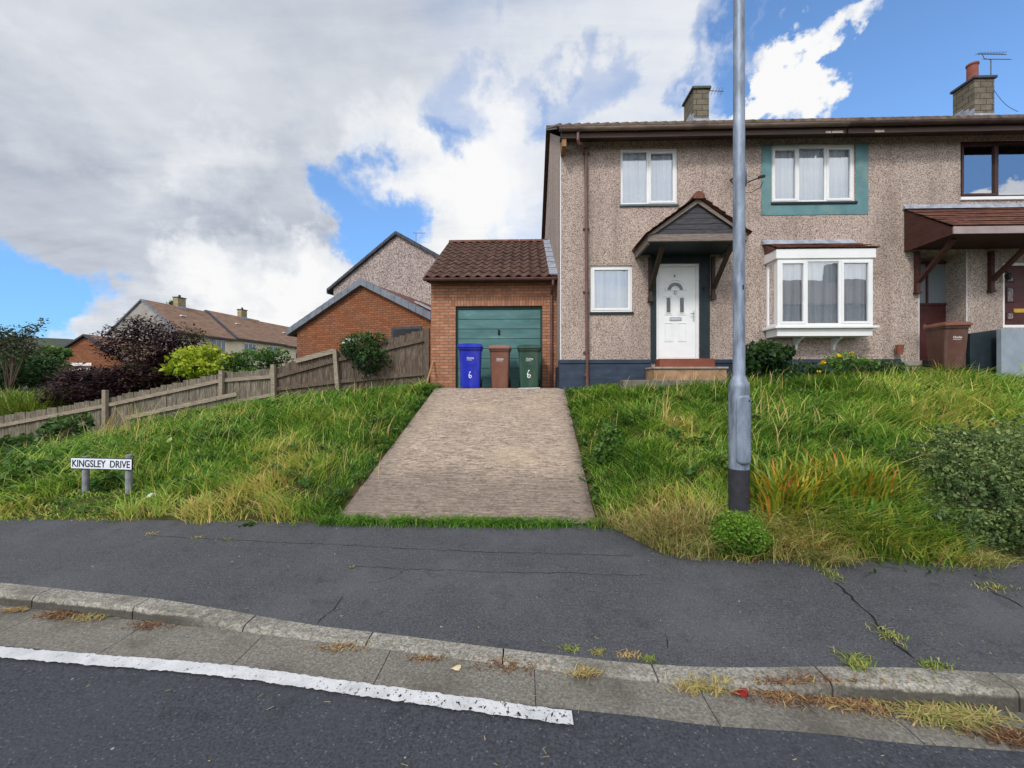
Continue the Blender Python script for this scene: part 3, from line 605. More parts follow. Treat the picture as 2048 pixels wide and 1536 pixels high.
# ------------------------------------------------------------------ the house
XL = U(1121, H); XP = U(1800, H); FLOOR = Z(1200, 718, H)
EZ = 6.93; RIDGE_Y = H + 3.75; RZ = EZ + 0.6 * (RIDGE_Y - (H - 0.55)); BACK_Y = H + 7.5
house = thing('semi_detached_house', 'pebbledash house with the white door, timber gabled porch and white bay window', 'house', (XL, H, 1.42))
def R4(u0, u1, v0, v1, Y=H): return (U(u0, Y), U(u1, Y), Z((u0 + u1) / 2, v1, Y), Z((u0 + u1) / 2, v0, Y))
wA = R4(1241, 1355, 297, 409); wB = R4(1543, 1711, 289, 404); wC = R4(1181, 1265, 531, 624); dr = R4(1312, 1399, 527, 719)
def shell(x0, x1, holes, parent, mat, gable_left):
    mb = MB(); mb.wall(x0, x1, 1.2, EZ + 0.1, H, holes, 0.1)
    mb.quad((x1, BACK_Y, 1.0), (x0, BACK_Y, 1.0), (x0, BACK_Y, EZ + 0.1), (x1, BACK_Y, EZ + 0.1))
    for xx in (x0, x1):
        mb.add([(xx, H, 1.0), (xx, BACK_Y, 1.0), (xx, BACK_Y, EZ + 0.14), (xx, RIDGE_Y, RZ - 0.09), (xx, H, EZ + 0.14)], [(0, 4, 3, 2, 1)])
    return mb.build('wall', mat, parent)
shell(XL, XP, [wA + (0.2,), wB + (0.2,), wC + (0.2,), dr], house, PEB, True)
def roof_sheet(x0, x1, parent, mat, per=0.2):
    mb = MB(); n = int((x1 - x0) / per * 8); e0, e1 = (H - 0.55), BACK_Y + 0.5
    prof = [0.0, 0.014, 0.040, 0.050, 0.040, 0.014, 0.0, -0.004]
    rows = [(e0, EZ + 0.06), (RIDGE_Y, RZ + 0.06), (e1, EZ + 0.06)]
    for (y, z) in rows:
        for i in range(n + 1): mb.v.append((x0 + (x1 - x0) * i / n, y, z + prof[i % 8]))
    for (y, z) in rows:
        for i in range(n + 1): mb.v.append((x0 + (x1 - x0) * i / n, y, z - 0.022))
    m = n + 1
    for r_ in range(2):
        for i in range(n):
            mb.f.append((r_ * m + i, r_ * m + i + 1, (r_ + 1) * m + i + 1, (r_ + 1) * m + i)); o = 3 * m
            mb.f.append((o + r_ * m + i, o + (r_ + 1) * m + i, o + (r_ + 1) * m + i + 1, o + r_ * m + i + 1))
    for i in range(n):
        for r_ in (0, 2): mb.f.append((r_ * m + i, 3 * m + r_ * m + i, 3 * m + r_ * m + i + 1, r_ * m + i + 1))
    for r_ in range(2):
        for i in (0, n): mb.f.append((r_ * m + i, (r_ + 1) * m + i, 3 * m + (r_ + 1) * m + i, 3 * m + r_ * m + i))
    return mb.build('roof', mat, parent)
ROOFM = M_noise('mossy_concrete_tile', [(0.25, c_(70, 58, 52)), (0.5, c_(104, 88, 78)), (0.8, c_(130, 114, 98))], 5, 7, 0.9, 0.2, bs=0.4, dirt=(c_(66, 70, 46), 3.0))
rf = roof_sheet(XL - 0.13, XP, house, ROOFM)
# verge: dark undercloak along the gable
mb = MB()
for (ya, za, yb, zb) in ((H - 0.52, EZ + 0.02, RIDGE_Y, RZ + 0.02), (RIDGE_Y, RZ + 0.02, BACK_Y + 0.5, EZ + 0.02)): mb.bar((XL - 0.066, ya, za), (XL - 0.066, yb, zb), 0.12, 0.03, (0, -0.5, 0.86))
mb.build('verge', FASCIA, house)
tube_r = MB(); tube_r.tube([(XL - 0.12, RIDGE_Y, RZ + 0.08), (XP, RIDGE_Y, RZ + 0.08)], 0.07, 8); tube_r.build('ridge_tiles', ROOFM, house)
FZ0 = Z(1200, 276, H - 0.4)
def eaves(x0, x1, parent, fm, gm, joint):
    MB().box(x0, x1, H - 0.42, H - 0.39, FZ0, EZ + 0.04).build('fascia', fm, parent)
    MB().box(x0, x1, H - 0.388, H - 0.002, FZ0 + 0.15, FZ0 + 0.165).build('soffit', fm, parent)
    yg = H - 0.49; zg = EZ + 0.03; prof = [(yg + 0.062 * math.cos(a), zg + 0.062 * math.sin(a)) for a in np.linspace(math.pi, 2 * math.pi, 9)] + [(yg + 0.054 * math.cos(a), zg + 0.054 * math.sin(a)) for a in np.linspace(2 * math.pi, math.pi, 9)]
    g = MB(); g.prism(prof, x0 - 0.05, x1, 'x')
    for q in joint:
        pj = [(yg + 0.068 * math.cos(a), zg + 0.069 * math.sin(a)) for a in np.linspace(math.pi, 2 * math.pi, 9)]; g.prism(pj, q - 0.035, q + 0.035, 'x')
    return g.build('gutter', gm, parent)
eaves(XL - 0.02, U(1690, H - .4), house, FASCIA, GUTTER, [U(u, H - .45) for u in (1160, 1272, 1375, 1560)])
# bargeboard end block at the corner
MB().box(XL + 0.0, XL + 0.09, H - 0.40, H - 0.003, FZ0 - 0.16, FZ0 + 0.018).build('bargeboard_end', ORANGEW, house)
# white corner bead
MB().box(XL - 0.006, XL + 0.012, H - 0.012, H - 0.001, FLOOR - 0.05, FZ0 - 0.1).build('corner_bead', UPVC, house)
# plinth, proud of the wall
PLX = dr[0] - 0.12
pl = MB(); pl.box(XL - 0.03, PLX, H - 0.035, H + 0.3, 1.1, FLOOR - 0.02); pl.box(XL - 0.03, XL, H + 0.3, BACK_Y, 1.1, FLOOR - 0.15)
pl.box(dr[1] + 0.22, XP, H - 0.035, H - 0.002, 1.1, FLOOR - 0.02)
pl.box(XL - 0.035, PLX, H - 0.06, H - 0.036, FLOOR - 0.10, FLOOR - 0.015); pl.box(dr[1] + 0.225, XP - 0.02, H - 0.06, H - 0.036, FLOOR - 0.10, FLOOR - 0.015)
pl.build('plinth', NAVY, house, bevel=0.01)
# dark painted band round the door
db = R4(1301, 1419, 480, 722); mb = MB(); mb.wall(db[0], db[1], FLOOR - 0.10, db[3], H - 0.022, [(dr[0], dr[1], FLOOR - 0.099, dr[3])], 0.03)
mb.quad((db[0], H - 0.022, FLOOR - .1), (db[0], H - 0.022, db[3]), (db[0], H, db[3]), (db[0], H, FLOOR - .1)); mb.quad((db[1], H, FLOOR - .1), (db[1], H, db[3]), (db[1], H - 0.022, db[3]), (db[1], H - 0.022, FLOOR - .1))
mb.build('door_surround', DARKPAINT, house)
# teal band round the upstairs window
tb = R4(1523, 1736, 262, 430); mb = MB(); mb.wall(tb[0], tb[1], tb[2], FZ0 + 0.02, H - 0.012, [wB], 0.012)
mb.quad((tb[0], H, tb[2]), (tb[1], H, tb[2]), (tb[1], H - .012, tb[2]), (tb[0], H - .012, tb[2])); mb.quad((tb[0], H, tb[2]), (tb[0], H - .012, tb[2]), (tb[0], H - .012, FZ0), (tb[0], H, FZ0)); mb.quad((tb[1], H - .012, tb[2]), (tb[1], H, tb[2]), (tb[1], H, FZ0), (tb[1], H - .012, FZ0))
mb.build('painted_surround', TEAL, house)
SILLD = (DARKPAINT, 0.02, 0.075, 0.055)
window(house, *wA, H + 0.035, [0.49], [0, 1], sill=(M_noise('teal_grey_sill', [(0.3, c_(66, 84, 88)), (0.7, c_(92, 110, 114))], 4, 5, 0.6), 0.02, 0.075, 0.05))
window(house, *wB, H + 0.035, [0.33, 0.66], [1, 0, 1], sill=SILLD)
window(house, *wC, H + 0.035, [], [1], sill=SILLD)
# front door
def Dz(zx, zy): q = P(1060 + zx * .24414, 440 + zy * .24414, H); return q.x, q.z
yD = H + 0.03
mb = MB(); f0 = 0.06
mb.box(dr[0], dr[0] + f0, yD, yD + .06, dr[2], dr[3]); mb.box(dr[1] - f0, dr[1], yD, yD + .06, dr[2], dr[3]); mb.box(dr[0] + f0, dr[1] - f0, yD, yD + .06, dr[3] - f0, dr[3]); mb.box(dr[0] + f0, dr[1] - f0, yD, yD + .06, dr[2], dr[2] + .05)
door = mb.build('front_door', UPVC, house, bevel=0.006)
MB().box(dr[0] + f0 + .004, dr[1] - f0 - .004, yD + .012, yD + .055, dr[2] + .054, dr[3] - f0 - .004).build('door_leaf', UPVC, door, bevel=0.006)
yl = yD + .012
mo = MB(); gl = MB()
ac = Dz(1195, 575); Ro = 0.232; Ri = 0.09
def arc(r, n=18, a0=0, a1=math.pi): return [(ac[0] + r * math.cos(a), yl - .004, ac[1] + r * math.sin(a)) for a in np.linspace(a0, a1, n)]
mo.tube(arc(Ro) + [(ac[0] - Ri * .6, yl - .004, ac[1])], 0.012, 6); mo.tube([(ac[0] + Ro, yl - .004, ac[1]), (ac[0] + Ri * .6, yl - .004, ac[1])], 0.012, 6); mo.tube(arc(Ri), 0.011, 6); mo.tube(arc(Ro * .78), 0.008, 6)
ring = [(ac[0] + r * math.cos(a), ac[1] + r * math.sin(a)) for r, aa in ((Ro * .76, np.linspace(.06, math.pi - .06, 18)), (Ri * 1.1, np.linspace(math.pi - .06, .06, 18))) for a in aa]
gl.prism(ring, yl - .005, yl - .001, 'y')
for (a, b, c, d) in ((1105, 1172, 620, 775), (1215, 1282, 620, 775), (1105, 1175, 838, 995), (1217, 1287, 838, 995)):
    x0, z1 = Dz(a, c); x1, z0 = Dz(b, d)
    mo.frame(x0, x1, z0, z1, 0.018, yl - .012, yl - .0005)
    if c == 620: gl.box(x0 + .045, x1 - .045, yl - .006, yl - .001, z0 + .05, z1 - .04); mo.frame(x0 + .032, x1 - .032, z0 + .036, z1 - .026, 0.014, yl - .016, yl - .001)
    else: mo.box(x0 + .035, x1 - .035, yl - .007, yl - .001, z0 + .035, z1 - .035)
mo.build('moulding', UPVC, door, bevel=0.003); gl.build('glazing', M_noise('dark_leaded_glass', [(0.3, c_(58, 58, 62)), (0.7, c_(104, 104, 108))], 18, 4, 0.15, 0.6, bs=0.2), door)
x0, z1 = Dz(1147, 795); x1, z0 = Dz(1247, 822); mb = MB(); mb.frame(x0, x1, z0, z1, 0.012, yl - .016, yl - .001); mb.box(x0 + .016, x1 - .016, yl - .01, yl - .001, z0 + .016, z1 - .016); mb.build('letterbox', CHROME, door, bevel=0.003)
hx, hz = Dz(1345, 780); mb = MB(); mb.box(hx - .015, hx + .015, yD - .01, yD - .001, hz - .12, hz + .11); lx, lz = Dz(1310, 767); mb.tube([(hx, yD - .012, lz), (hx, yD - .055, lz), (lx, yD - .06, lz)], .01, 8); mb.build('handle', CHROME, door, bevel=0.003)
kx, kz = Dz(1195, 592); mb = MB(); mb.tube([(kx + .028 * math.cos(a), yl - .022, kz + .035 * math.sin(a)) for a in np.linspace(0, 6.283, 15)], .008, 6, False); mb.lathe([(0.001, kz + .03), (.018, kz + .035), (.02, kz + .06), (.001, kz + .07)], kx, yl - .015, 8); mb.build('knocker', CHROME, door)
x6, z6 = Dz(1190, 453); text_obj('6', 'house_number', BLACK, door, (x6, yl - .003, z6), 0.062, 0.036)
xs_, zs_ = Dz(1418, 572); mb = MB(); mb.tube([(xs_ - .03, H - .03, zs_ + .03), (xs_, H - .035, zs_ + .01), (xs_ + .02, H - .03, zs_ + .04)], .008, 6); mb.tube([(xs_ + .01, H - .03, zs_ - .06), (xs_ + .01, H - .035, zs_ + .06)], .007, 6); mb.build('wall_hook', BLACK, house)
# doorsteps
s1 = R4(1310, 1417, 717, 733); s2 = (U(1307, 8.65), U(1457, 8.65)); s3 = (U(1250, 8.2), U(1462, 8.2))
MB().box(s1[0], s1[1], H - 0.32, H + .05, FLOOR - .2, FLOOR - 0.012).build('red_step', REDSTEP, house, bevel=0.012)
mb = MB(); mb.box(s2[0] + .02, s2[1] - .02, 8.68, H - .037, 1.3, FLOOR - .245); st2 = mb.build('brick_step', STONEB, house, bevel=0.01)
MB().box(s2[0], s2[1], 8.64, H - .038, FLOOR - .243, FLOOR - .203).build('step_slab', CONC, st2, bevel=0.008)
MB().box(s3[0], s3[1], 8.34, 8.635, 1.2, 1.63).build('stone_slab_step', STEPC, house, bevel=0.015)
# downpipe with swan neck
px0 = U(1172, H - .09)
dpz = Z(1172, 300, H - .09); mb = MB(); xg = U(1156, H - .45)
mb.tube([(xg, H - .45, EZ - .02), (xg, H - .45, EZ - .20), (xg + .02, H - .43, EZ - .26), (px0 - .02, H - .12, dpz + .06), (px0, H - .09, dpz - .02), (px0 + .01, H - .09, 3.9), (px0 + .03, H - .09, 1.42)], .036, 10)
for z in (dpz - .05, 5.0, 3.6, 2.25, 1.75): mb.tube([(px0 + .012, H - .09, z - .035), (px0 + .012, H - .09, z + .035)], .045, 10); mb.box(px0 - .06, px0 + .085, H - .05, H - .004, z - .015, z + .015)
mb.build('downpipe', PIPE, house, smooth=False)
# timber porch
YC = 8.3
cl, cr, ca = U(1298, YC), U(1493, YC), U(1394.5, YC); cz0, cz1, czA = Z(1394, 482, YC), Z(1394, 468, YC), Z(1394, 398, YC)
porch = MB(); tr_ = (czA - cz1) / (ca - cl)
porch.box(cl - .02, cr + .02, YC - .01, YC + .05, cz0, cz1)
porch.box(cl - .02, cl + .03, YC + .051, H - .003, cz0 - .04, cz1 + .02); porch.box(cr - .03, cr + .02, YC + .051, H - .003, cz0 - .04, cz1 + .02)
porch_o = porch.build('porch', WOODG, house, bevel=0.005)
mb = MB(); mb.box(cl + .032, cr - .032, YC + .052, H - .023, cz0 + .03, cz0 + .05); mb.build('porch_ceiling', DARKPAINT, porch_o)
mb = MB(); n = 6
for i in range(n):
    za, zb = cz1 + (czA - .06 - cz1) * i / n, cz1 + (czA - .06 - cz1) * (i + 1) / n - .008
    fa, fb = [(czA - .06 - z) / tr_ for z in (za, zb)]
    mb.prism([(ca - fa, za), (ca + fa, za), (ca + fb, zb), (ca - fb, zb)], YC + .02 + .002 * (i % 2), YC + .04, 'y')
mb.build('gable_boards', WOODD, porch_o)
mb = MB()
for s in (-1, 1): mb.bar((ca + s * (ca - cl) * 1.03, YC - .005, cz1 + .01 - .02), (ca + s * .001, YC - .005, czA - .01), 0.045, 0.085, (0, -1, 0)) if False else mb.prism([(ca + s * ((ca - cl) + .05), cz1 - .03), (ca, czA), (ca, czA - .095), (ca + s * ((ca - cl) - .09), cz1 + .002)], YC - .03, YC - .012, 'y')
mb.build('bargeboards', WOODG, porch_o, bevel=0.004)
def tile_slope(a, b, c, d, courses, cols, lift=0.03, th=0.018, roll=0.0, roll_n=6, jit=0.0):
    """tiled slope: a-b is the eave (left,right), d-c the ridge; each course tilts so its lower edge stands proud"""
    a, b, c, d = map(Vector, (a, b, c, d)); nrm = (b - a).cross(d - a).normalized()
    if nrm.z < 0: nrm = -nrm
    mb = MB(); K = cols * roll_n
    for r_ in range(courses):
        t0, t1 = r_ / courses, min(1.0, (r_ + 1.12) / courses); k0 = len(mb.v)
        for (t, h) in ((t0, lift), (t0, lift - th), (t1, 0.0)):
            for i in range(K + 1):
                s = i / K; ph = (i % roll_n) / roll_n
                p = (a.lerp(b, s)).lerp(d.lerp(c, s), t); w = roll * (math.sin(ph * 6.283) * .5 + .5) ** 1.3 if roll else 0
                jj = jit * math.sin((i // roll_n) * 12.9898 + r_ * 78.2) if jit else 0
                mb.v.append(tuple(p + nrm * (h + w + jj)))
        m = K + 1
        for i in range(K):
            if not roll and i % roll_n == roll_n - 1 and roll_n > 1 and jit: pass
            mb.f.append((k0 + i, k0 + i + 1, k0 + 2 * m + i + 1, k0 + 2 * m + i)); mb.f.append((k0 + m + i, k0 + m + i + 1, k0 + i + 1, k0 + i))
    return mb
ov = .09; mb = MB()
for s in (-1, 1):
    e = ca + s * ((ca - cl) + .07); ze = czA - tr_ * ((ca - cl) + .07) + .035; top = czA + .04
    p = ((e, YC - ov, ze), (e, H - .004, ze), (ca, H - .004, top), (ca, YC - ov, top))
    if s > 0: p = (p[1], p[0], p[3], p[2])
    t = tile_slope(*p, 8, 6, 0.028, 0.016, 0, 2, 0.004); mb.add(t.v, t.f)
    q = [Vector(x) for x in p]; mb.add([x - Vector((0, 0, .012)) for x in q], [(0, 1, 2, 3)])
mb.build('porch_roof', TILER, porch_o)
mb = MB(); n = 4
for i in range(n):
    ya, yb = YC - ov - .01 + (H - YC + ov) * i / n, YC - ov + (H - YC + ov) * (i + 1) / n; pts = [(ca + .11 * math.cos(a), czA - .0 + .115 * math.sin(a)) for a in np.linspace(-.25, math.pi + .25, 11)]
    mb.prism(pts, ya, min(yb, H - .004), 'y')
mb.build('ridge_tiles', TILER, porch_o)
for (ub, vt, vb, uw, ut) in ((1299, 500, 594, 1302, 1330), (1424, 500, 590, 1424, 1459)):
    xb = U(ub, H); mb = MB(); zt = cz0 - .03; zb = Z(ub, vb, H)
    mb.box(xb - .035, xb + .035, H - .09, H - .024, zb, zt); mb.box(xb - .05, xb + .05, H - .11, H - .023, zb - .12, zb - .002)
    mb.bar((xb, H - .06, zb + .12), (xb, YC + .14, zt - .02), .06, .09, (1, 0, 0))
    mb.build('porch_bracket', WOODBR, porch_o, bevel=0.004)
# bay window
YB = 8.88; bx0, bx1 = U(1555, YB), U(1746, YB)
zT, zF, zW0, zA = Z(1650, 498, YB), Z(1650, 517, YB), Z(1650, 652, YB), Z(1650, 672, YB)
bay = MB(); bay.box(bx0 - .04, bx1 + .04, YB - .03, H - .003, zF, zT); bay.box(bx0, bx1, YB + .005, H - .003, zA, zW0 - .052)
bay_o = bay.build('bay_window', UPVC, house, bevel=0.006)
mb = MB(); mb.box(bx0 - .08, bx1 + .08, YB - .07, H - .003, zW0 - .05, zW0 - .002); mb.build('bay_sill', UPVC, bay_o, bevel=0.008)
mb = MB(); fw = .06; mb.frame(bx0, bx1, zW0, zF - .002, fw, YB, YB + .06)
xs2 = [bx0 + fw / 2 + .03, bx0 + (bx1 - bx0) * .30, bx0 + (bx1 - bx0) * .655, bx1 - fw / 2]
for q in (bx0 + (bx1 - bx0) * .305, bx0 + (bx1 - bx0) * .66): mb.box(q - .03, q + .03, YB + .002, YB + .058, zW0 + fw, zF - fw)
for xx in (bx0, bx1 - .06):
    mb.box(xx, xx + .06, YB + .061, YB + .13, zW0, zF - .002); mb.box(xx, xx + .06, H - .06, H - .003, zW0, zF - .002); mb.box(xx + .001, xx + .059, YB + .13, H - .06, zW0, zW0 + .07); mb.box(xx + .001, xx + .059, YB + .13, H - .06, zF - .07, zF - .002)
mb.build('bay_frame', UPVC, bay_o, bevel=0.004)
g = MB(); sh_ = MB(); edges = [bx0 + fw, bx0 + (bx1 - bx0) * .305, bx0 + (bx1 - bx0) * .66, bx1 - fw]
for i in range(3):
    a = edges[i] + (.03 if i else 0); b = edges[i + 1] - (.03 if i < 2 else 0)
    g.quad((a, YB + .022, zW0 + fw), (b, YB + .022, zW0 + fw), (b, YB + .022, zF - fw), (a, YB + .022, zF - fw))
    if i != 1: MB().frame(a - .012, b + .012, zW0 + fw - .012, zF - fw + .01, .05, YB - .014, YB + .03).build('sash', UPVC, bay_o, bevel=0.004)
for xx in (bx0 + .02, bx1 - .02): g.quad((xx, YB + .13, zW0 + .07), (xx, H - .06, zW0 + .07), (xx, H - .06, zF - .07), (xx, YB + .13, zF - .07))
g.build('pane', GLASS, bay_o)
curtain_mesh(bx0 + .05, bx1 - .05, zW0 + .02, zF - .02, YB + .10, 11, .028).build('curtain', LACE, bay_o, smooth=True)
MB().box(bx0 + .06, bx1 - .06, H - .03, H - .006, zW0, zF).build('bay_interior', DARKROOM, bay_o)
zw = Z(1640, 484, H); t = tile_slope((bx0 - .07, YB - .06, zT + .012), (bx1 + .09, YB - .06, zT + .012), (bx1 - .06, H - .02, zw - .04), (bx0 - .04, H - .02, zw - .04), 3, 13, .028, .02, 0, 2, .004)
t.add([(bx0 - .07, YB - .06, zT + .004), (bx0 - .04, H - .01, zw - .05), (bx0 - .04, H - .01, zT + .004)], [(0, 1, 2)]); t.add([(bx1 + .09, YB - .06, zT + .004), (bx1 - .06, H - .01, zw - .05), (bx1 - .06, H - .01, zT + .004)], [(0, 2, 1)])
t.build('bay_roof', TILER, bay_o)
mb = MB(); mb.prism([(H - .002, zw + .05), (H - .03, zw + .045), (H - .13, zw - .075), (H - .12, zw - .085), (H - .002, zw - .05)], bx0 - .1, bx1 - .1, 'x'); mb.build('lead_flashing', LEAD, bay_o)
for u in (1594, 1670):
    xb = U(u, H - .1); mb = MB(); pts = [(H - .004, zA - .002), (H - .30, zA - .002), (H - .30, zA - .03), (H - .20, zA - .06), (H - .11, zA - .15), (H - .085, zA - .26), (H - .004, zA - .29)]
    inner = [(H - .004, zA - .24)]; mb.prism(pts[:3] + [(H - .2, zA - .065), (H - .1, zA - .15), (H - .07, zA - .27), (H - .004, zA - .3)], xb - .028, xb + .028, 'x'); mb.build('bay_bracket', UPVC, bay_o, bevel=0.004)
# chimneys
def chimney(parent, u0, u1, vt, Yf, L_, pot, bevel=.006):
    a, b = U(u0, Yf), U(u1, Yf); zt = Z((u0 + u1) / 2, vt, Yf); zb = 8.6
    c = MB().box(a, b, Yf, Yf + L_, zb, zt - .08).build('chimney', CHIM, parent, bevel=.006)
    MB().box(a - .05, b + .05, Yf - .05, Yf + L_ + .05, zt - .078, zt).build('chimney_cap', SLATED if pot else CONC_D, c, bevel=.015)
    mb = MB(); zr = lambda y: RZ - .6 * abs(y - RIDGE_Y) + .1
    for i in range(4):
        ya, yb_ = Yf + L_ * i / 4, Yf + L_ * (i + 1) / 4; z_ = max(zr(ya), zr(yb_)); mb.box(a - .012, a - .001, ya, yb_ - .01, z_ - .35, z_ + .22)
    mb.box(a - .012, b + .012, Yf - .014, Yf - .001, zr(Yf) - .3, zr(Yf) + .16); mb.build('flashing', LEAD, c)
    if pot: mb = MB(); pc = ((a + b) / 2 - .02, Yf + L_ * .5); mb.lathe([(.14, zt), (.13, zt + .1), (.125, zt + .52), (.145, zt + .53), (.145, zt + .58), (.11, zt + .585), (.10, zt + .4)], *pc, 18); mb.build('chimney_pot', TERRA, c, smooth=False)
    return a, b, zt
CONC_D = M_noise('dark_mossy_concrete', [(0.3, c_(62, 68, 62)), (0.7, c_(98, 104, 94))], 8, 6, 0.9, bs=0.4)
c1 = chimney(house, 1387, 1418, 173, 12.6, .75, False)

# ------------------------------------------------------------------ garage
G = 10.46; gx0, gx1 = U(862, G), XL - .004
garage = thing('brick_garage', 'orange brick garage with a teal up-and-over door and brown pantile roof', 'garage', (gx0, G, 1.42))
gd = R4(911, 1085, 612, 777, G); gtop = Z(990, 566, G) + .05; gr_y, gr_z = 13.55, Z(990, 485, 13.55)
mb = MB(); mb.wall(gx0, gx1, 1.2, gtop, G, [(gd[0], gd[1], 1.2, gd[3], .12)], .12)
mb.add([(gx0, G, 1.2), (gx0, 16.8, 1.2), (gx0, 16.8, gtop), (gx0, gr_y, gr_z - .12), (gx0, G, gtop)], [(0, 4, 3, 2, 1)])
mb.quad((gx1, 16.8, 1.0), (gx0, 16.8, 1.0), (gx0, 16.8, gtop), (gx1, 16.8, gtop)); mb.build('wall', BRICK, garage)
MB().box(gd[0] - .12, gd[1] + .06, G - .003, G + .02, gd[3] + .003, gd[3] + .225).build('soldier_course', SOLDIER, garage)
# door: horizontal boards in a frame
mb = MB(); yd = G + .09; n = 8; zz = np.linspace(1.45, gd[3] - .07, n + 1)
for i in range(n): mb.box(gd[0] + .05, gd[1] - .05, yd, yd + .03, zz[i] + .006, zz[i + 1] - .006)
gdo = mb.build('garage_door', GREEN, garage, bevel=0.005)
mb = MB(); mb.box(gd[0] + .002, gd[0] + .048, yd - .02, yd + .06, 1.43, gd[3] - .002); mb.box(gd[1] - .048, gd[1] - .002, yd - .02, yd + .06, 1.43, gd[3] - .002); mb.box(gd[0] + .05, gd[1] - .05, yd - .02, yd + .06, gd[3] - .066, gd[3] - .002); mb.box(gd[0] + .05, gd[1] - .05, yd + .02, yd + .05, 1.43, gd[3] - .07)
mb.build('door_frame', GREEND, gdo)
hx, hz = U(998, yd), Z(998, 665, yd); mb = MB(); mb.box(hx - .03, hx + .03, yd - .012, yd - .001, hz - .07, hz + .07); mb.tube([(hx, yd - .014, hz + .02), (hx, yd - .05, hz + .02), (hx, yd - .05, hz - .06)], .01, 8); mb.build('handle', BLACK, gdo, bevel=.004)
# roof
ge_y, ge_z = G - .36, Z(980, 556, G - .36); r0, r1 = U(848, ge_y) + .02, XL - .02
t = tile_slope((r0, ge_y, ge_z), (r1, ge_y, ge_z), (r1, gr_y, gr_z), (r0, gr_y, gr_z), 10, 13, .03, .02, .055, 8)
bk = MB(); bk.quad((r0, gr_y, gr_z), (r1, gr_y, gr_z), (r1, 17.0, ge_z), (r0, 17.0, ge_z)); bk.quad((r0, ge_y, ge_z - .03), (r1, ge_y, ge_z - .03), (r1, gr_y, gr_z - .03), (r0, gr_y, gr_z - .03)); t.add(bk.v, bk.f)
groof = t.build('roof', TILE, garage)
mb = MB(); nn_ = 7
for i in range(nn_):
    xa, xb = r0 - .02 + (r1 - r0) * i / nn_, r0 - .03 + (r1 - r0) * (i + 1) / nn_; mb.prism([(gr_y + .12 * math.cos(a), gr_z - .01 + .1 * math.sin(a)) for a in np.linspace(0, math.pi, 9)], xa, xb, 'x')
mb.build('ridge_tiles', TILER, groof)
mb = MB(); mb.bar((r0 - .01, ge_y, ge_z - .0), (r0 - .01, gr_y, gr_z - .0), .05, .06, (0, -.5, .86)); mb.build('verge', TILE, groof)
mb = MB(); n = 7
for i in range(n):
    a = Vector((r1 - .08, ge_y, ge_z + .05)).lerp(Vector((r1 - .08, gr_y, gr_z + .05)), i / n); b = Vector((r1 - .08, ge_y, ge_z + .05)).lerp(Vector((r1 - .08, gr_y, gr_z + .05)), (i + .95) / n)
    mb.bar(a + Vector((0, 0, .03)), b + Vector((0, 0, .02)), .2, .03, (0, -.5, .86))
mb.build('flashing', LEAD, groof)
MB().box(r0 + .02, r1, G - .30, G - .27, gtop - .09, ge_z - .02).build('fascia', FASCIA, garage); MB().box(r0 + .02, r1, G - .268, G - .003, gtop - .05, gtop - .03).build('soffit', FASCIA, garage)
yg, zg = G - .37, ge_z + .0; mb = MB(); mb.prism([(yg + .06 * math.cos(a), zg + .065 * math.sin(a)) for a in np.linspace(math.pi, 2 * math.pi, 9)] + [(yg + .052 * math.cos(a), zg + .057 * math.sin(a)) for a in np.linspace(2 * math.pi, math.pi, 9)], r0 - .03, r1 + .06, 'x')
xj = U(942, yg); mb.prism([(yg + .066 * math.cos(a), zg + .072 * math.sin(a)) for a in np.linspace(math.pi, 2 * math.pi, 9)], xj - .03, xj + .03, 'x'); mb.build('gutter', PIPE, garage)
xd = U(1103, G - .07); mb = MB(); mb.tube([(xd + .02, yg, zg - .04), (xd + .02, yg, zg - .16), (xd, G - .07, zg - .36), (xd, G - .07, 1.42)], .034, 10)
for z in (3.3, 2.35): mb.tube([(xd, G - .07, z - .03), (xd, G - .07, z + .03)], .042, 10)
mb.build('downpipe', PIPE, garage)

# ------------------------------------------------------------------ neighbour's house
nb = thing('neighbouring_house', 'attached grey pebbledash house with brown windows and long red tiled canopy', 'house', (XP, H, 1.6)); XE = XP + 8.5
nw = (U(1921, H), U(1921, H) + 2.45, Z(1980, 394, H), Z(1980, 281, H)); rec = (U(1838, H), U(1932, H), 1.3, Z(1880, 505, H)); nd = (U(2006, H), U(2006, H) + 1.05, Z(2030, 655, H), Z(2030, 525, H))
mb = MB(); mb.wall(XP + .003, XE, 1.2, EZ + .1, H, [nw + (.2,), rec + (.55,), nd], .1); mb.quad((rec[0], H + .55, 1.3), (rec[1], H + .55, 1.3), (rec[1], H + .55, rec[3]), (rec[0], H + .55, rec[3]))
mb.add([(XE, H, 1.0), (XE, BACK_Y, 1.0), (XE, BACK_Y, EZ + .1), (XE, RIDGE_Y, RZ - .09), (XE, H, EZ + .1)], [(0, 1, 2, 3, 4)]); mb.quad((XE, BACK_Y, 1.0), (XP, BACK_Y, 1.0), (XP, BACK_Y, EZ + .1), (XE, BACK_Y, EZ + .1))
mb.build('wall', PEB_N, nb)
roof_sheet(XP + .002, XE + .1, nb, ROOFM); eaves(U(1690, H - .4) + .052, XE, nb, FASCIA, DGUTTER, [U(1745, H - .45), U(1810, H - .45)])
mb = MB(); mb.tube([(XP, RIDGE_Y, RZ + 0.08), (XE, RIDGE_Y, RZ + 0.08)], 0.07, 8); mb.build('ridge_tiles', ROOFM, nb)
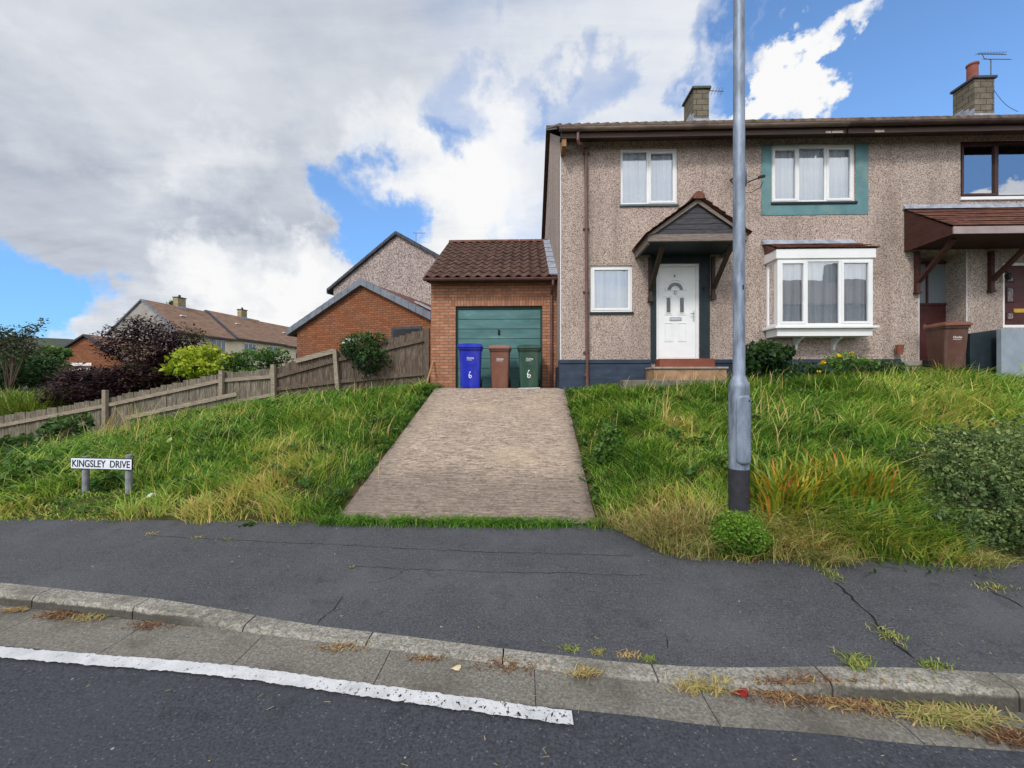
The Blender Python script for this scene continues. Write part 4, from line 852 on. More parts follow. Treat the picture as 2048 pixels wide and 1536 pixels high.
# flaked pale paint on the fascia
PALE = M_noise('bare_pale_wood', [(0.3, c_(170, 156, 140)), (0.7, c_(206, 194, 180))], 9, 5, 0.9, bs=0.2)
mb = MB()
for (u0, u1) in ((1651, 1662), (1664, 1686), (1749, 1768)): mb.box(U(u0, H - .42), U(u1, H - .42), H - .426, H - .421, FZ0 + .004, FZ0 + .05)
mb.build('flaked_paint', PALE, nb)
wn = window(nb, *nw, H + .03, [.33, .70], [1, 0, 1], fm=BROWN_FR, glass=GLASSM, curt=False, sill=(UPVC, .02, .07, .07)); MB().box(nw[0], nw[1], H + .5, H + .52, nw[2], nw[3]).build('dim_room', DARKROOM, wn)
c2 = chimney(nb, 1949, 1989, 152, 12.6, .62, True)
# canopy
YN = 8.28; kx0 = U(1808, H); kx1 = kx0 + 4.2; kzw, kzf, kzb = Z(1850, 419, H), Z(1950, 452, YN), Z(1950, 468, YN)
t = tile_slope((kx0 - .02, YN - .03, kzf), (kx1, YN - .03, kzf), (kx1, H - .01, kzw), (kx0 - .02, H - .01, kzw), 9, 22, .022, .016, 0, 2, .004); can = t.build('canopy', TILER, nb)
mb = MB(); mb.prism([(H - .004, kzw - .01), (YN, kzf - .02), (YN, kzb), (H - .004, kzb - .02)], kx0, kx0 + .03, 'x'); mb.box(kx0 + .032, kx1, YN + .03, H - .004, kzb + .03, kzb + .05); mb.build('canopy_side', REDBROWN, can)
MB().box(kx0 + .0, kx1, YN - .03, YN - .004, kzb, kzf - .012).build('canopy_fascia', M_noise('grey_fascia', [(0.3, c_(138, 124, 122)), (0.7, c_(166, 152, 150))], 5, 5, 0.7), can, bevel=.004)
MB().prism([(H - .002, kzw + .10), (H - .02, kzw + .10), (H - .09, kzw - .01), (H - .002, kzw + .005)], kx0 - .03, kx1, 'x').build('lead_flashing', LEAD, can)
for (u, vb) in ((1829, 584), (1976, 581), (2110, 580)):
    xb = U(u, H) + .02; zb = Z(u, vb, H); mb = MB(); mb.box(xb - .04, xb + .04, H - .08, H - .003, zb, kzb - .03); mb.bar((xb, H - .06, zb + .2), (xb, YN + .2, kzb - .02), .06, .1, (1, 0, 0)); mb.box(xb - .055, xb + .055, H - .10, H - .003, zb - .05, zb - .002); mb.build('canopy_bracket', REDBROWN, can, bevel=.004)
# recessed half-glazed side door
yr = H + .42; rx0, rx1, rz1 = rec[0] + .01, U(1915, H + .42), rec[3] - .06; zm = Z(1880, 606, yr); ft = Z(1880, 722, H) - .02
mb = MB(); mb.frame(rx0, rx1, ft, rz1, .07, yr, yr + .06); mb.box((rx0 + rx1) / 2 - .06, (rx0 + rx1) / 2 - .02, yr + .003, yr + .05, zm, rz1 - .07); mb.box(rx0 + .07, rx1 - .07, yr + .01, yr + .05, ft + .07, zm - .003); mb.box(rx0 + .07, rx1 - .07, yr - .01, yr + .052, zm - .05, zm)
sdr = mb.build('side_door', MAROON, nb, bevel=.005); mb = MB(); mb.quad((rx0 + .07, yr + .03, zm), (rx1 - .07, yr + .03, zm), (rx1 - .07, yr + .03, rz1 - .07), (rx0 + .07, yr + .03, rz1 - .07)); mb.build('pane', M_noise('frosted_glass', [(0.3, c_(96, 104, 112)), (0.7, c_(134, 142, 148))], 60, 3, 0.25, 0.5, bs=0.3), sdr)
mb = MB()
for xx in (rec[0] - .012, rec[1] + .004): mb.box(xx, xx + .01, H - .012, H - .001, ft, rec[3])
mb.build('corner_bead', UPVC, nb)
# maroon front door
mb = MB(); mb.frame(nd[0], nd[1], nd[2], nd[3], .06, H + .02, H + .08); ndo = mb.build('front_door', UPVC, nb, bevel=.005)
lf = MB().box(nd[0] + .063, nd[1] - .063, H + .032, H + .07, nd[2] + .05, nd[3] - .063).build('door_leaf', MAROON, ndo)
mb = MB(); gp = MB(); zt = nd[3] - .16
for (dz0, dz1) in ((.28, .42), (.52, .86), (1.06, 1.24)):
    x0_ = nd[0] + .10; mb.frame(x0_, x0_ + .17, nd[3] - dz1, nd[3] - dz0, .028, H + .018, H + .031); gp.box(x0_ + .03, x0_ + .14, H + .024, H + .031, nd[3] - dz1 + .03, nd[3] - dz0 - .03)
mb.build('moulding', MAROON, ndo, bevel=.006); gp.build('glazing', M_noise('leaded_panel', [(0.35, c_(70, 52, 54)), (0.65, c_(150, 140, 140))], 30, 3, 0.3, bs=0.2), ndo)
MB().box(U(2030, H), U(2030, H) + .3, H + .018, H + .031, Z(2040, 625, H), Z(2040, 617, H)).build('letterbox', BRASS, ndo, bevel=.004)
lx_, lz_ = U(2000, H), Z(2000, 548, H); mb = MB(); mb.tube([(lx_, H - .003, lz_), (lx_, H - .12, lz_ + .03), (lx_ + .02, H - .14, lz_ - .03)], .012, 6); mb.lathe([(.02, lz_ - .16), (.05, lz_ - .13), (.06, lz_ - .05), (.02, lz_ - .02)], lx_ + .02, H - .14, 8); mb.build('wall_lantern', BLACK, nb)
# low walls of the ramp to that door
mb = MB(); yw = 8.55; mb.prism([(U(1940, yw), 1.4), (U(1940, yw), Z(1945, 667, yw)), (U(2004, yw), Z(2004, 658, yw)), (U(2004, yw), 1.4)], yw, yw + .08, 'y'); tag(mb.build('ramp_side_wall', DARKPAINT), 'dark slate low ramp wall beside the brown bin', 'low wall')
yw = 8.3; mb = MB(); mb.box(U(2003, yw), U(2003, yw) + 1.4, yw, yw + .09, 1.4, Z(2030, 657, yw)); tag(mb.build('ramp_front_wall', GREYPANEL, bevel=.006), 'pale grey painted low wall below the maroon door', 'low wall')
mb = MB(); mb.box(XP + .02, rec[0] - .02, H - .05, H - .003, 1.3, FLOOR - .06); mb.box(XP + .03, rec[0] + .0, H - .08, H - .051, FLOOR - .16, FLOOR - .05); mb.build('plinth', GREYREND, nb, bevel=.006)

# ------------------------------------------------------------------ aerials, dish
def aerial(name, label, base, top, boom_dir, boom, els, el_len, el_dir, tilt=0.0):
    t = thing(name, label, 'aerial', tuple(base), 'television aerials on the chimneys'); base, top = Vector(base), Vector(top)
    MB().tube([base, top], .014, 6).build('mast', ALU, t); bd = Vector(boom_dir).normalized(); a = top - bd * boom * .25; b = top + bd * boom * .75
    mb = MB(); mb.tube([a, b], .011, 6); ed = Vector(el_dir).normalized()
    for i in range(els):
        q = a.lerp(b, (i + .3) / els); mb.tube([q - ed * el_len / 2, q + ed * el_len / 2], .006, 5)
    mb.build('boom', ALU, t); return t
q = P(1420, 235, 12.9); aerial('tv_aerial', 'small thin aerial on the mossy chimney stack beside the lamp post', (c1[1] + .04, 12.9, 9.4), (c1[1] + .04, 12.9, Z(1420, 181, 12.9)), (1, 0, -.06), .72, 8, .2, (.25, -.5, .8))
a2 = aerial('tv_aerial', 'branching aerial on a bent mast beside the terracotta chimney pot', (c2[1] + .06, 12.75, 9.9), (c2[1] + .06, 12.75, Z(1997, 118, 12.75)), (1, 0, -.03), .75, 9, .30, (.2, .8, .6))
pb = P(1997, 118, 12.75); mb = MB(); mb.tube([(c2[1] + .06, 12.75, pb.z - .02), (c2[1] - .14, 12.75, pb.z + .03), (c2[1] - .18, 12.75, pb.z + .16)], .01, 6); mb.tube([(c2[1] - .33, 12.75, pb.z + .17), (c2[1] + .5, 12.75, pb.z + .13)], .012, 6)
for i in range(9): q = Vector((c2[1] - .3 + i * .09, 12.75, pb.z + .165)); mb.tube([q - Vector((.03, .12, .04)), q + Vector((.03, .12, .06))], .006, 5)
mb.build('upper_boom', ALU, a2); mb = MB(); mb.bar((c2[1] + .0, 12.75, c2[2] - .2), (c2[1] + .1, 12.75, c2[2] - .12), .02, .02); mb.bar((c2[1] + .0, 12.75, c2[2] - .32), (c2[1] + .1, 12.75, c2[2] - .24), .02, .02); mb.build('mast_bracket', ALU, a2)
mb = MB(); a = Vector((c2[1] + .06, 12.7, 10.3)); b = Vector((U(2036, 11), 11, Z(2036, 223, 11))); mb.tube([a.lerp(b, i / 8) - Vector((0, 0, .12 * math.sin(math.pi * i / 8))) for i in range(9)], .006, 5); mb.build('cable', BLACK, a2)
# satellite dish seen almost edge on, behind the lamp post
dc = P(1487, 345, 8.98); dish = thing('satellite_dish', 'grey satellite dish with a black arm on the pebbledash beside the teal surround', 'satellite dish', (dc.x, H, dc.z))
mb = MB(); nrm = Vector((.93, -.33, .16)).normalized(); e1 = nrm.cross(Vector((0, 0, 1))).normalized(); e2 = e1.cross(nrm); vs = [dc - nrm * .05]; n = 20
for r_ in (.1, .2, .3): vs += [dc + nrm * (r_ * r_ * .6 - .05) + (e1 * math.cos(6.2832 * j / n) * .85 + e2 * math.sin(6.2832 * j / n)) * r_ for j in range(n)]
fs = [(0, 1 + j, 1 + (j + 1) % n) for j in range(n)] + [(1 + k * n + j, 1 + (k + 1) * n + j, 1 + (k + 1) * n + (j + 1) % n, 1 + k * n + (j + 1) % n) for k in range(2) for j in range(n)]
mb.add(vs, fs); rfl = mb.build('reflector', GREYPANEL, dish, smooth=True); sm = rfl.modifiers.new('solid', 'SOLIDIFY'); sm.thickness = .008
lnb = P(1521, 355, 8.75); MB().tube([dc - e2 * .25, dc - e2 * .22 + nrm * .12, lnb], .012, 6).build('arm', BLACK, dish)
mb = MB(); mb.bar(lnb - Vector((.05, 0, .0)), lnb + Vector((.08, -.02, .02)), .05, .05); mb.bar(lnb + Vector((.06, 0, .02)), lnb + Vector((.06, 0, -.07)), .035, .035); mb.build('receiver_head', BLACK, dish, bevel=.006)
pts = [lnb + Vector((.06, 0, -.08)), lnb + Vector((.03, .05, -.18)), lnb + Vector((-.1, .2, -.23)), lnb + Vector((-.28, .3, -.14)), dc - e2 * .2]; MB().tube(pts, .007, 5).build('cable', BLACK, dish)
MB().tube([dc - nrm * .05, Vector((dc.x - .12, H - .003, dc.z))], .022, 8).build('mount', ALU, dish)

# ------------------------------------------------------------------ wheelie bins
def rloop(w, d, z, r=.05, n=4, yo=0.0):
    pts = []
    for (sx, sy, a0) in ((1, 1, 0), (-1, 1, 90), (-1, -1, 180), (1, -1, 270)):
        for i in range(n + 1): a = R(a0 + 90 * i / n); pts.append((sx * (w / 2 - r) + r * math.cos(a), yo + sy * (d / 2 - r) + r * math.sin(a), z))
    return pts
def loft(loops, caps=True):
    mb = MB(); n = len(loops[0])
    for l in loops: mb.v += l
    for i in range(len(loops) - 1):
        for j in range(n): mb.f.append((i * n + j, i * n + (j + 1) % n, (i + 1) * n + (j + 1) % n, (i + 1) * n + j))
    if caps: mb.f += [tuple(range(n - 1, -1, -1)), tuple(range((len(loops) - 1) * n, len(loops) * n))]
    return mb
def wheelie(label, loc, rz, mat, lidmat, w, hand6, panel, scale=1.0, glint=False):
    t = thing('wheelie_bin', label, 'wheelie bin', loc, 'wheelie bins', rz or 1e-9); t.scale = (.96,) * 3; wb = w * .80; d = .70
    mb = loft([rloop(wb, .50, .0, .04, yo=.02), rloop(wb * 1.01, .52, .04, .05, yo=.02), rloop(w * .93, .64, .86, .05, yo=.01), rloop(w * .93, .64, .90, .05), rloop(w * 1.0, .70, .905, .05), rloop(w * 1.0, .70, .955, .05)])
    body = mb.build('body', mat, t, smooth=False)
    lid = loft([rloop(w * 1.07, d + .06, .952, .05, yo=-.01), rloop(w * 1.07, d + .06, .985, .05, yo=-.01), rloop(w * 1.03, d + .02, 1.005, .06, yo=-.01), rloop(w * .98, d - .04, 1.03, .1), rloop(w * .6, d * .6, 1.055, .1)]); lo = lid.build('lid', lidmat, t)
    mb = MB(); mb.tube([(-w * .42, d / 2 + .055, 1.01), (w * .42, d / 2 + .055, 1.01)], .018, 8)
    for s in (-1, 1): mb.bar((s * w * .38, d / 2 - .02, 1.0), (s * w * .38, d / 2 + .07, 1.045), .05, .06)
    mb.build('handle', lidmat, t, bevel=.006)
    for s in (-1, 1):
        wh = MB(); xx = s * (wb / 2 + .015); ring = [(.10, -.028), (.115, -.012), (.115, .012), (.10, .028)]; n = 18; vs = []
        for (r_, q) in [(.03, -.028)] + ring + [(.03, .028)]: vs += [(xx + q, .26 + r_ * math.cos(6.2832 * j / n), .115 + r_ * math.sin(6.2832 * j / n)) for j in range(n)]
        fs = [(k_ * n + j, k_ * n + (j + 1) % n, (k_ + 1) * n + (j + 1) % n, (k_ + 1) * n + j) for k_ in range(5) for j in range(n)] + [tuple(range(n)), tuple(range(6 * n - 1, 5 * n - 1, -1))]
        wh.add(vs, fs); wh.build('wheel', BLACK, t)
    fy = lambda z: -(.26 + (z / .86) * .06) + .012 - .003          # front face of the body at height z
    def on(z, e=.004): return -(.52 + (.64 - .52) * (z - .04) / .82) / 2 + .02 - .01 * (z - .04) / .82 - e
    tx = text_obj('Chorley', 'lettering', WHITEP, t, (0.01, on(.70), .70), .052, .17, .0015)
    mb = MB(); mb.box(-.075, .075 if hand6 is None else .045, on(.66), on(.66) + .003, .655, .663); mb.build('underline', WHITEP, t)
    if panel:
        mb = MB(); pts = [(-.10, .18), (-.095, .50), (-.075, .535), (.075, .535), (.095, .50), (.10, .18)]; mb.tube([(x_, on(z_, -.001), z_) for x_, z_ in pts], .006, 6); mb.build('raised_panel', mat, t)
    if hand6:
        cx, cz, s = hand6; pts = [(.012, .085), (-.012, .055), (-.022, .01), (-.024, -.03), (-.012, -.055), (.012, -.055), (.028, -.035), (.03, -.012), (.014, .004), (-.006, -.008), (-.018, -.028)]
        vs = []; mb = MB(); q = [Vector((cx + a * s, 0, cz + b * s)) for a, b in pts]; fine = []
        for a, b in zip(q[:-1], q[1:]): fine += [a.lerp(b, i / 3) for i in range(3)]
        fine.append(q[-1])
        for i, a in enumerate(fine):
            dd = (fine[min(i + 1, len(fine) - 1)] - fine[max(i - 1, 0)]).normalized(); nn2 = Vector((-dd.z, 0, dd.x)); ww = .0095 * s * (.75 + .35 * math.sin(i * 1.3))
            for sgn in (-1, 1): pz = a + nn2 * ww * sgn; vs.append((pz.x, on(pz.z, .003), pz.z))
        mb.add(vs, [(2 * i, 2 * i + 1, 2 * i + 3, 2 * i + 2) for i in range(len(fine) - 1)]); mb.build('painted_six', WHITEP, t)
    return t
bz = lambda y: float(drive_z(np.array(y)))
YBIN = 9.72
wheelie('blue wheelie bin with a white hand-painted 6, in front of the garage door', (U(941, YBIN - .2), YBIN - .16, bz(YBIN - .3)), R(4), BLUEP, BLUEP, .55, (-.0, .30, 1.05), True)
wheelie('brown wheelie bin without a number, between the blue and green bins', (U(1000, YBIN), YBIN + .12, bz(YBIN)), R(0), BROWNP, BROWNL, .50, None, False)
wheelie('dark green wheelie bin with a white hand-painted 6, in front of the garage door', (U(1059, YBIN), YBIN + .08, bz(YBIN)), R(-2), GREENP, GREENP, .55, (-.01, .33, 1.3), True)
BROWND = M_plastic('dark_brown_plastic', c_(78, 50, 42), c_(98, 66, 56)); zN = Z(1918, 640, 8.5) - .99; wbn = wheelie('brown wheelie bin standing in long grass outside the neighbour\'s side door', (U(1916, 8.5), 8.72, zN), R(-9), BROWND, BROWNP, .50, None, False); wbn.scale = (.88, .82, .92)

# ------------------------------------------------------------------ lamp post
lpx, lpy = U(1478, 4.15), 4.15; g0 = gz(lpx, lpy) - .1
lamp = thing('lamp_post', 'tall galvanised steel lamp post with a black painted base band in the verge', 'lamp post', (lpx, lpy, g0))
zS = Z(1478, 771, lpy); zS2 = Z(1478, 752, lpy); zBnd = Z(1478, 937, lpy)
mb = MB(); mb.lathe([(.093, zBnd), (.093, zS - .02), (.0925, zS), (.088, zS + .015), (.058, zS2), (.055, zS2 + .01), (.054, 3.3), (.048, 7.6)], lpx, lpy, 28); post = mb.build('column', GALV, lamp, smooth=False)
for p_ in post.data.polygons: p_.use_smooth = len(p_.vertices) == 4
em = post.modifiers.new('edges', 'EDGE_SPLIT'); em.split_angle = R(25)
mb = MB(); mb.lathe([(.0945, g0), (.0945, zBnd - .001)], lpx, lpy, 28); mb.build('base_band', BLACKP, lamp)
ang = R(-88); d0, d1 = Z(1478, 925, lpy), Z(1478, 790, lpy); mb = MB(); ns = 12; vs = []
def doorprof(t):
    return .0
pts = []
hw, rr = R(42), .05
outl = []
for i in range(7): a = i / 6 * math.pi / 2; outl.append((1 - .28 * (1 - math.sin(a)), -1 + .08 * (1 - math.cos(a))))
full = [(s, t) for s, t in [(x_, y_) for x_, y_ in outl]]
cols = 12; rows_ = 26; zc, hh = (d0 + d1) / 2, (d1 - d0) / 2; vs = []; fs = []
for j in range(rows_ + 1):
    tz = -1 + 2 * j / rows_; e = (1 - abs(tz)) * hh; inset = 0.0 if e > rr else rr - math.sqrt(max(0, rr * rr - (rr - e) ** 2)); hwj = hw - inset / .1
    for i in range(cols + 1):
        a = ang + hwj * (2 * i / cols - 1); vs.append((lpx + .099 * math.cos(a), lpy + .099 * math.sin(a), zc + tz * hh))
m_ = cols + 1; fs = [(j * m_ + i, j * m_ + i + 1, (j + 1) * m_ + i + 1, (j + 1) * m_ + i) for j in range(rows_) for i in range(cols)]
mb.add(vs, fs); dd_ = mb.build('access_door', GALV, lamp, smooth=True); so = dd_.modifiers.new('solid', 'SOLIDIFY'); so.thickness = .012; so.offset = 1.0
a = ang + R(22); MB().tube([(lpx + .1 * math.cos(a), lpy + .1 * math.sin(a), d1 - .055), (lpx + .113 * math.cos(a), lpy + .113 * math.sin(a), d1 - .055)], .009, 8).build('lock', BLACK, dd_)
a = R(-78); z_ = Z(1480, 577, lpy); MB().box(lpx + .055 * math.cos(a) - .005, lpx + .055 * math.cos(a) + .005, lpy + .057 * math.sin(a) - .004, lpy + .057 * math.sin(a) + .004, z_ - .022, z_ + .022).build('slot', BLACK, lamp)
mb = MB(); mb.tube([(lpx, lpy, 7.55), (lpx, lpy, 7.75), (lpx - .02, lpy - .2, 7.9), (lpx - .02, lpy - .75, 7.95)], .03, 8); mb.build('bracket_arm', GALV, lamp); mb = MB(); mb.tube([(lpx - .02, lpy - .6, 7.95), (lpx - .02, lpy - .75, 7.97), (lpx - .02, lpy - 1.15, 7.97), (lpx - .02, lpy - 1.25, 7.96)], [.05, .1, .1, .03], 10); mb.build('lantern', GREYPANEL, lamp)

# ------------------------------------------------------------------ street sign
YS = 5.15; sa, sb = U(142, YS), U(265, YS); zl, zr_ = Z(142, 926, YS), Z(265, 929, YS)
sign = thing('street_name_sign', 'low white street name plate on two concrete posts, lettered KINGSLEY DRIVE', 'street sign', ((sa + sb) / 2, YS, gz((sa + sb) / 2, YS)))
tilt = math.atan2(zr_ - zl, sb - sa); hgt = .135; sc_ = Vector(((sa + sb) / 2, YS, (zl + zr_) / 2)); ln = (sb - sa)
def srect(mb, w, h, y0, y1):
    c, s = math.cos(tilt), math.sin(tilt); mb.prism([(sc_.x + x_ * c - z_ * s, sc_.z + x_ * s + z_ * c) for x_, z_ in ((-w / 2, -h / 2), (w / 2, -h / 2), (w / 2, h / 2), (-w / 2, h / 2))], y0, y1, 'y'); return mb
srect(MB(), ln, hgt + .012, YS - .004, YS + .012).build('backplate', SIGNB, sign, bevel=.004); srect(MB(), ln - .014, hgt - .006, YS - .007, YS - .0045).build('face', SIGNW, sign)
text_obj('KINGSLEY  DRIVE', 'lettering', SIGNB, sign, (sc_.x, YS - .0085, sc_.z), .092, ln * .935, .0012, rot=(90, -math.degrees(tilt), 0))
CONP = M_noise('sign_post_concrete', [(0.3, c_(104, 106, 110)), (0.7, c_(150, 152, 156))], 12, 6, 0.9, bs=0.4)
for u, top in ((173, 912), (259, 909)):
    xx = U(u, YS + .06); MB().tube([(xx, YS + .052, -.3), (xx, YS + .052, Z(u, top, YS + .06))], .037, 14).build('post', CONP, sign, bevel=.006)

# ------------------------------------------------------------------ fence
YF = 10.55
fence = thing('garden_fence', 'weathered grey timber fence of boards on rails stepping down the slope', 'fence', (U(443, YF), YF, .9))
def top_at(u): return float(np.interp(u, [-120, 0, 212, 443, 548, 600, 672, 850], [868, 833, 797, 746, 738, 716, 704, 660]))
fposts = [(-95, 858, 950), (213, 780, 878), (445, 741, 808), (548, 729, 786), (671, 699, 768)]
for (u, vt, vb) in fposts:
    xx = U(u, YF - .06); lean = {671: -.12, 548: -.03, 213: .0}.get(u, 0); zt = Z(u, vt, YF - .06); zb = gz(xx, YF) - .3
    mb = MB(); mb.add([(xx - .05 + q * 0, YF - .14, zb) for q in (0,)] , []); mb.v.clear()
    k = 0; vs = [(xx + sx * .05 + (lean if top_ else 0) * .0 + (-lean if not top_ else 0), YF - .09 + sy * .05, zt if top_ else zb) for top_ in (0, 1) for sx, sy in ((-1, -1), (1, -1), (1, 1), (-1, 1))]
    mb.add(vs, [(0, 3, 2, 1), (4, 5, 6, 7), (0, 1, 5, 4), (1, 2, 6, 5), (2, 3, 7, 6), (3, 0, 4, 7)]); mb.build('post', RAIL, fence, bevel=.006)
segs = [(-160, 213), (213, 445), (445, 548), (548, 671), (671, 858)]
for k, (u0, u1) in enumerate(segs):
    xa, xb = U(u0, YF), U(u1, YF); n = max(3, int((xb - xa) / .145)); mb = MB(); dark_seg = k >= 3
    for i in range(n):
        q0 = xa + (xb - xa) * i / n; q1 = xa + (xb - xa) * (i + .965) / n; uu = u0 + (u1 - u0) * (i + .5) / n
        zt = Z(uu, top_at(uu), YF) + random.uniform(-.02, .02); zb = gz((q0 + q1) / 2, YF) - .1; tw = random.uniform(-.01, .01)
        if k in (1, 2) and False: continue
        mb.box(q0, q1, YF - .012 + tw, YF + .008 + tw, zb, zt)
    mb.build('boards', FENCED if dark_seg else FENCE, fence)
    mb = MB(); za = [Z(u, top_at(u) + (12 if k < 3 else 14), YF - .05) for u in (u0, u1)]; h_ = .09
    mb.bar((xa, YF - .045, za[0] - .04), (xb, YF - .045, za[1] - .04), .05, h_); gb = [gz(x_, YF) + (.32 if k < 3 else .45) for x_ in (xa, xb)]
    mb.bar((xa, YF - .045, gb[0]), (xb, YF - .045, gb[1]), .05, h_); mb.build('rail', RAIL if k < 3 else FENCED, fence)
# white weathered capping rail on the raised section
mb = MB(); mb.bar(P(592, 722, YF - .06), P(668, 702, YF - .06), .06, .12); mb.build('cap_rail', RAIL, fence)
# lower broken palings in front of the main run
pal = thing('low_paling_fence', 'low broken paling rail with stub boards leaning before the fence', 'fence', tuple(P(360, 830, YF - .5)))
mb = MB(); pa, pb_ = P(252, 836, YF - .45), P(474, 788, YF - .45); n = 22
for i in range(n):
    q = pa.lerp(pb_, (i + .4) / n); w_ = .06; hh_ = random.uniform(.05, .09); mb.box(q.x - w_, q.x + w_ * .8, q.y + .028, q.y + .048, gz(q.x, q.y) - .05, q.z + hh_)
mb.build('stub_boards', FENCE, pal); mb = MB(); mb.bar(pa, pb_, .05, .1); mb.build('rail', RAIL, pal)
# post end against the garage, leaning batten
mb = MB(); xx = U(854, YF - .1); mb.box(xx - .07, xx + .05, YF - .1, YF + .02, 1.2, Z(850, 657, YF)); mb.build('end_post', FENCED, fence, bevel=.006)
mb = MB(); mb.bar(P(853, 768, 9.9), P(866, 722, 10.42), .04, .02, (0, -1, 0)); tag(mb.build('timber_batten', ORANGEW), 'thin orange timber batten leaning on the garage brickwork', 'batten')
mb = MB(); q0, q1 = P(1037, 781, 9.25), P(1080, 778, 9.25); q0.z = bz(9.25) + .012; q1.z = bz(9.3) + .012; q1.y = 9.32; mb.bar(q0, q1, .02, .015); tag(mb.build('white_stick', WHITEP), 'thin white stick lying on the drive by the green bin', 'stick')

# ------------------------------------------------------------------ houses behind
def gable_house(name, label, cat, loc, yaw, w, length, zb, eave, ridge, wallm, roofm, vergem, vw=.10, ov=.12, group=None, x_off=0.0, wall_parts=True, front_gable=True):
    t = thing(name, label, cat, loc, group, yaw if yaw else 1e-9); hw_ = w / 2; mb = MB(); zb -= loc[2]; e = eave - loc[2]; r_ = ridge - loc[2]
    mb.prism([(-hw_, zb), (hw_, zb), (hw_, e), (0, r_), (-hw_, e)], 0, length, 'y'); mb.build('wall', wallm, t)
    sl = (r_ - e) / hw_; mb = MB()
    for s in (-1, 1):
        x1_ = s * (hw_ + .3); z1_ = r_ - sl * (hw_ + .3)
        mb.prism([(0, r_ + .04), (x1_, z1_ + .04), (x1_, z1_ + .13), (0, r_ + .13)] if s > 0 else [(0, r_ + .13), (x1_, z1_ + .13), (x1_, z1_ + .04), (0, r_ + .04)], -ov, length + ov, 'y')
    rf_ = mb.build('roof', roofm, t)
    mb = MB()
    for s in (-1, 1):
        x1_ = s * (hw_ + .32); z1_ = r_ - sl * (hw_ + .32); n = 12
        for i in range(n):
            a = Vector((0, -ov - .01, r_ + .09)).lerp(Vector((x1_, -ov - .01, z1_ + .09)), i / n); b = Vector((0, -ov - .01, r_ + .09)).lerp(Vector((x1_, -ov - .01, z1_ + .09)), (i + .96) / n); mb.bar(a, b, .06, vw * 1.6 + .04 * (vw > .1), (0, -1, 0)) if False else mb.prism([(a.x, a.z - vw), (b.x, b.z - vw), (b.x, b.z + vw * .6 + .012), (a.x, a.z + vw * .6)], -ov - .05, -ov + .12 + vw, 'y')
    mb.build('verge', vergem, rf_)
    for s in (-1, 1): x1_ = s * (hw_ + .34); z1_ = r_ - sl * (hw_ + .3); MB().box(min(x1_, x1_ + s * .1), max(x1_, x1_ + s * .1), -ov + .1, length, z1_ - .06, z1_ + .06).build('gutter', SLATED, t)
    return t, e, r_, sl
yg_ = 20.0; ap = P(795, 470, yg_); w2 = 7.8
g1, *_ = gable_house('gabled_house', 'pebbledash house gable with dark verges rising behind the brick outbuilding', 'house', (ap.x, yg_, 0), R(-18), w2, 9, -.5, ap.z - 2.3, ap.z, PEB_FAR, TILE_FAR, SLATED, .09)
q = P(832, 470, 21.5); aerial('tv_aerial', 'bent thin aerial above the gable behind the brick garage', (q.x, 21.5, 7.8), (q.x, 21.5, Z(832, 466, 21.5)), (1, 0, -.03), .66, 3, .1, (0, .5, .5))
yg_ = 14.2; ap = P(727, 566, yg_)
g2, e_, r_, sl = gable_house('brick_outbuilding', 'red brick gabled garage with grey tile verges behind the timber fence', 'garage', (ap.x, yg_, 0), R(-17), 5.9, 5.5, .2, ap.z - 1.5, ap.z - .05, BRICK_FAR, TILER, SLATE, .14)
mb = MB(); mb.box(1.15, 2.3, -.03, .02, Z(800, 690, 14.0), Z(800, 656, 14.0)); wnd = mb.build('window', SLATED, g2); MB().box(1.22, 2.23, -.036, -.031, Z(800, 690, 14.0), Z(800, 656, 14.0) - .08).build('pane', DARKROOM, wnd)
mb = MB(); mb.bar((1.4, 1.2, r_ - sl * 1.4 + .2), (2.9, 1.2, r_ - sl * 2.9 + .2), .4, .05); mb.build('flashing', LEAD, g2)
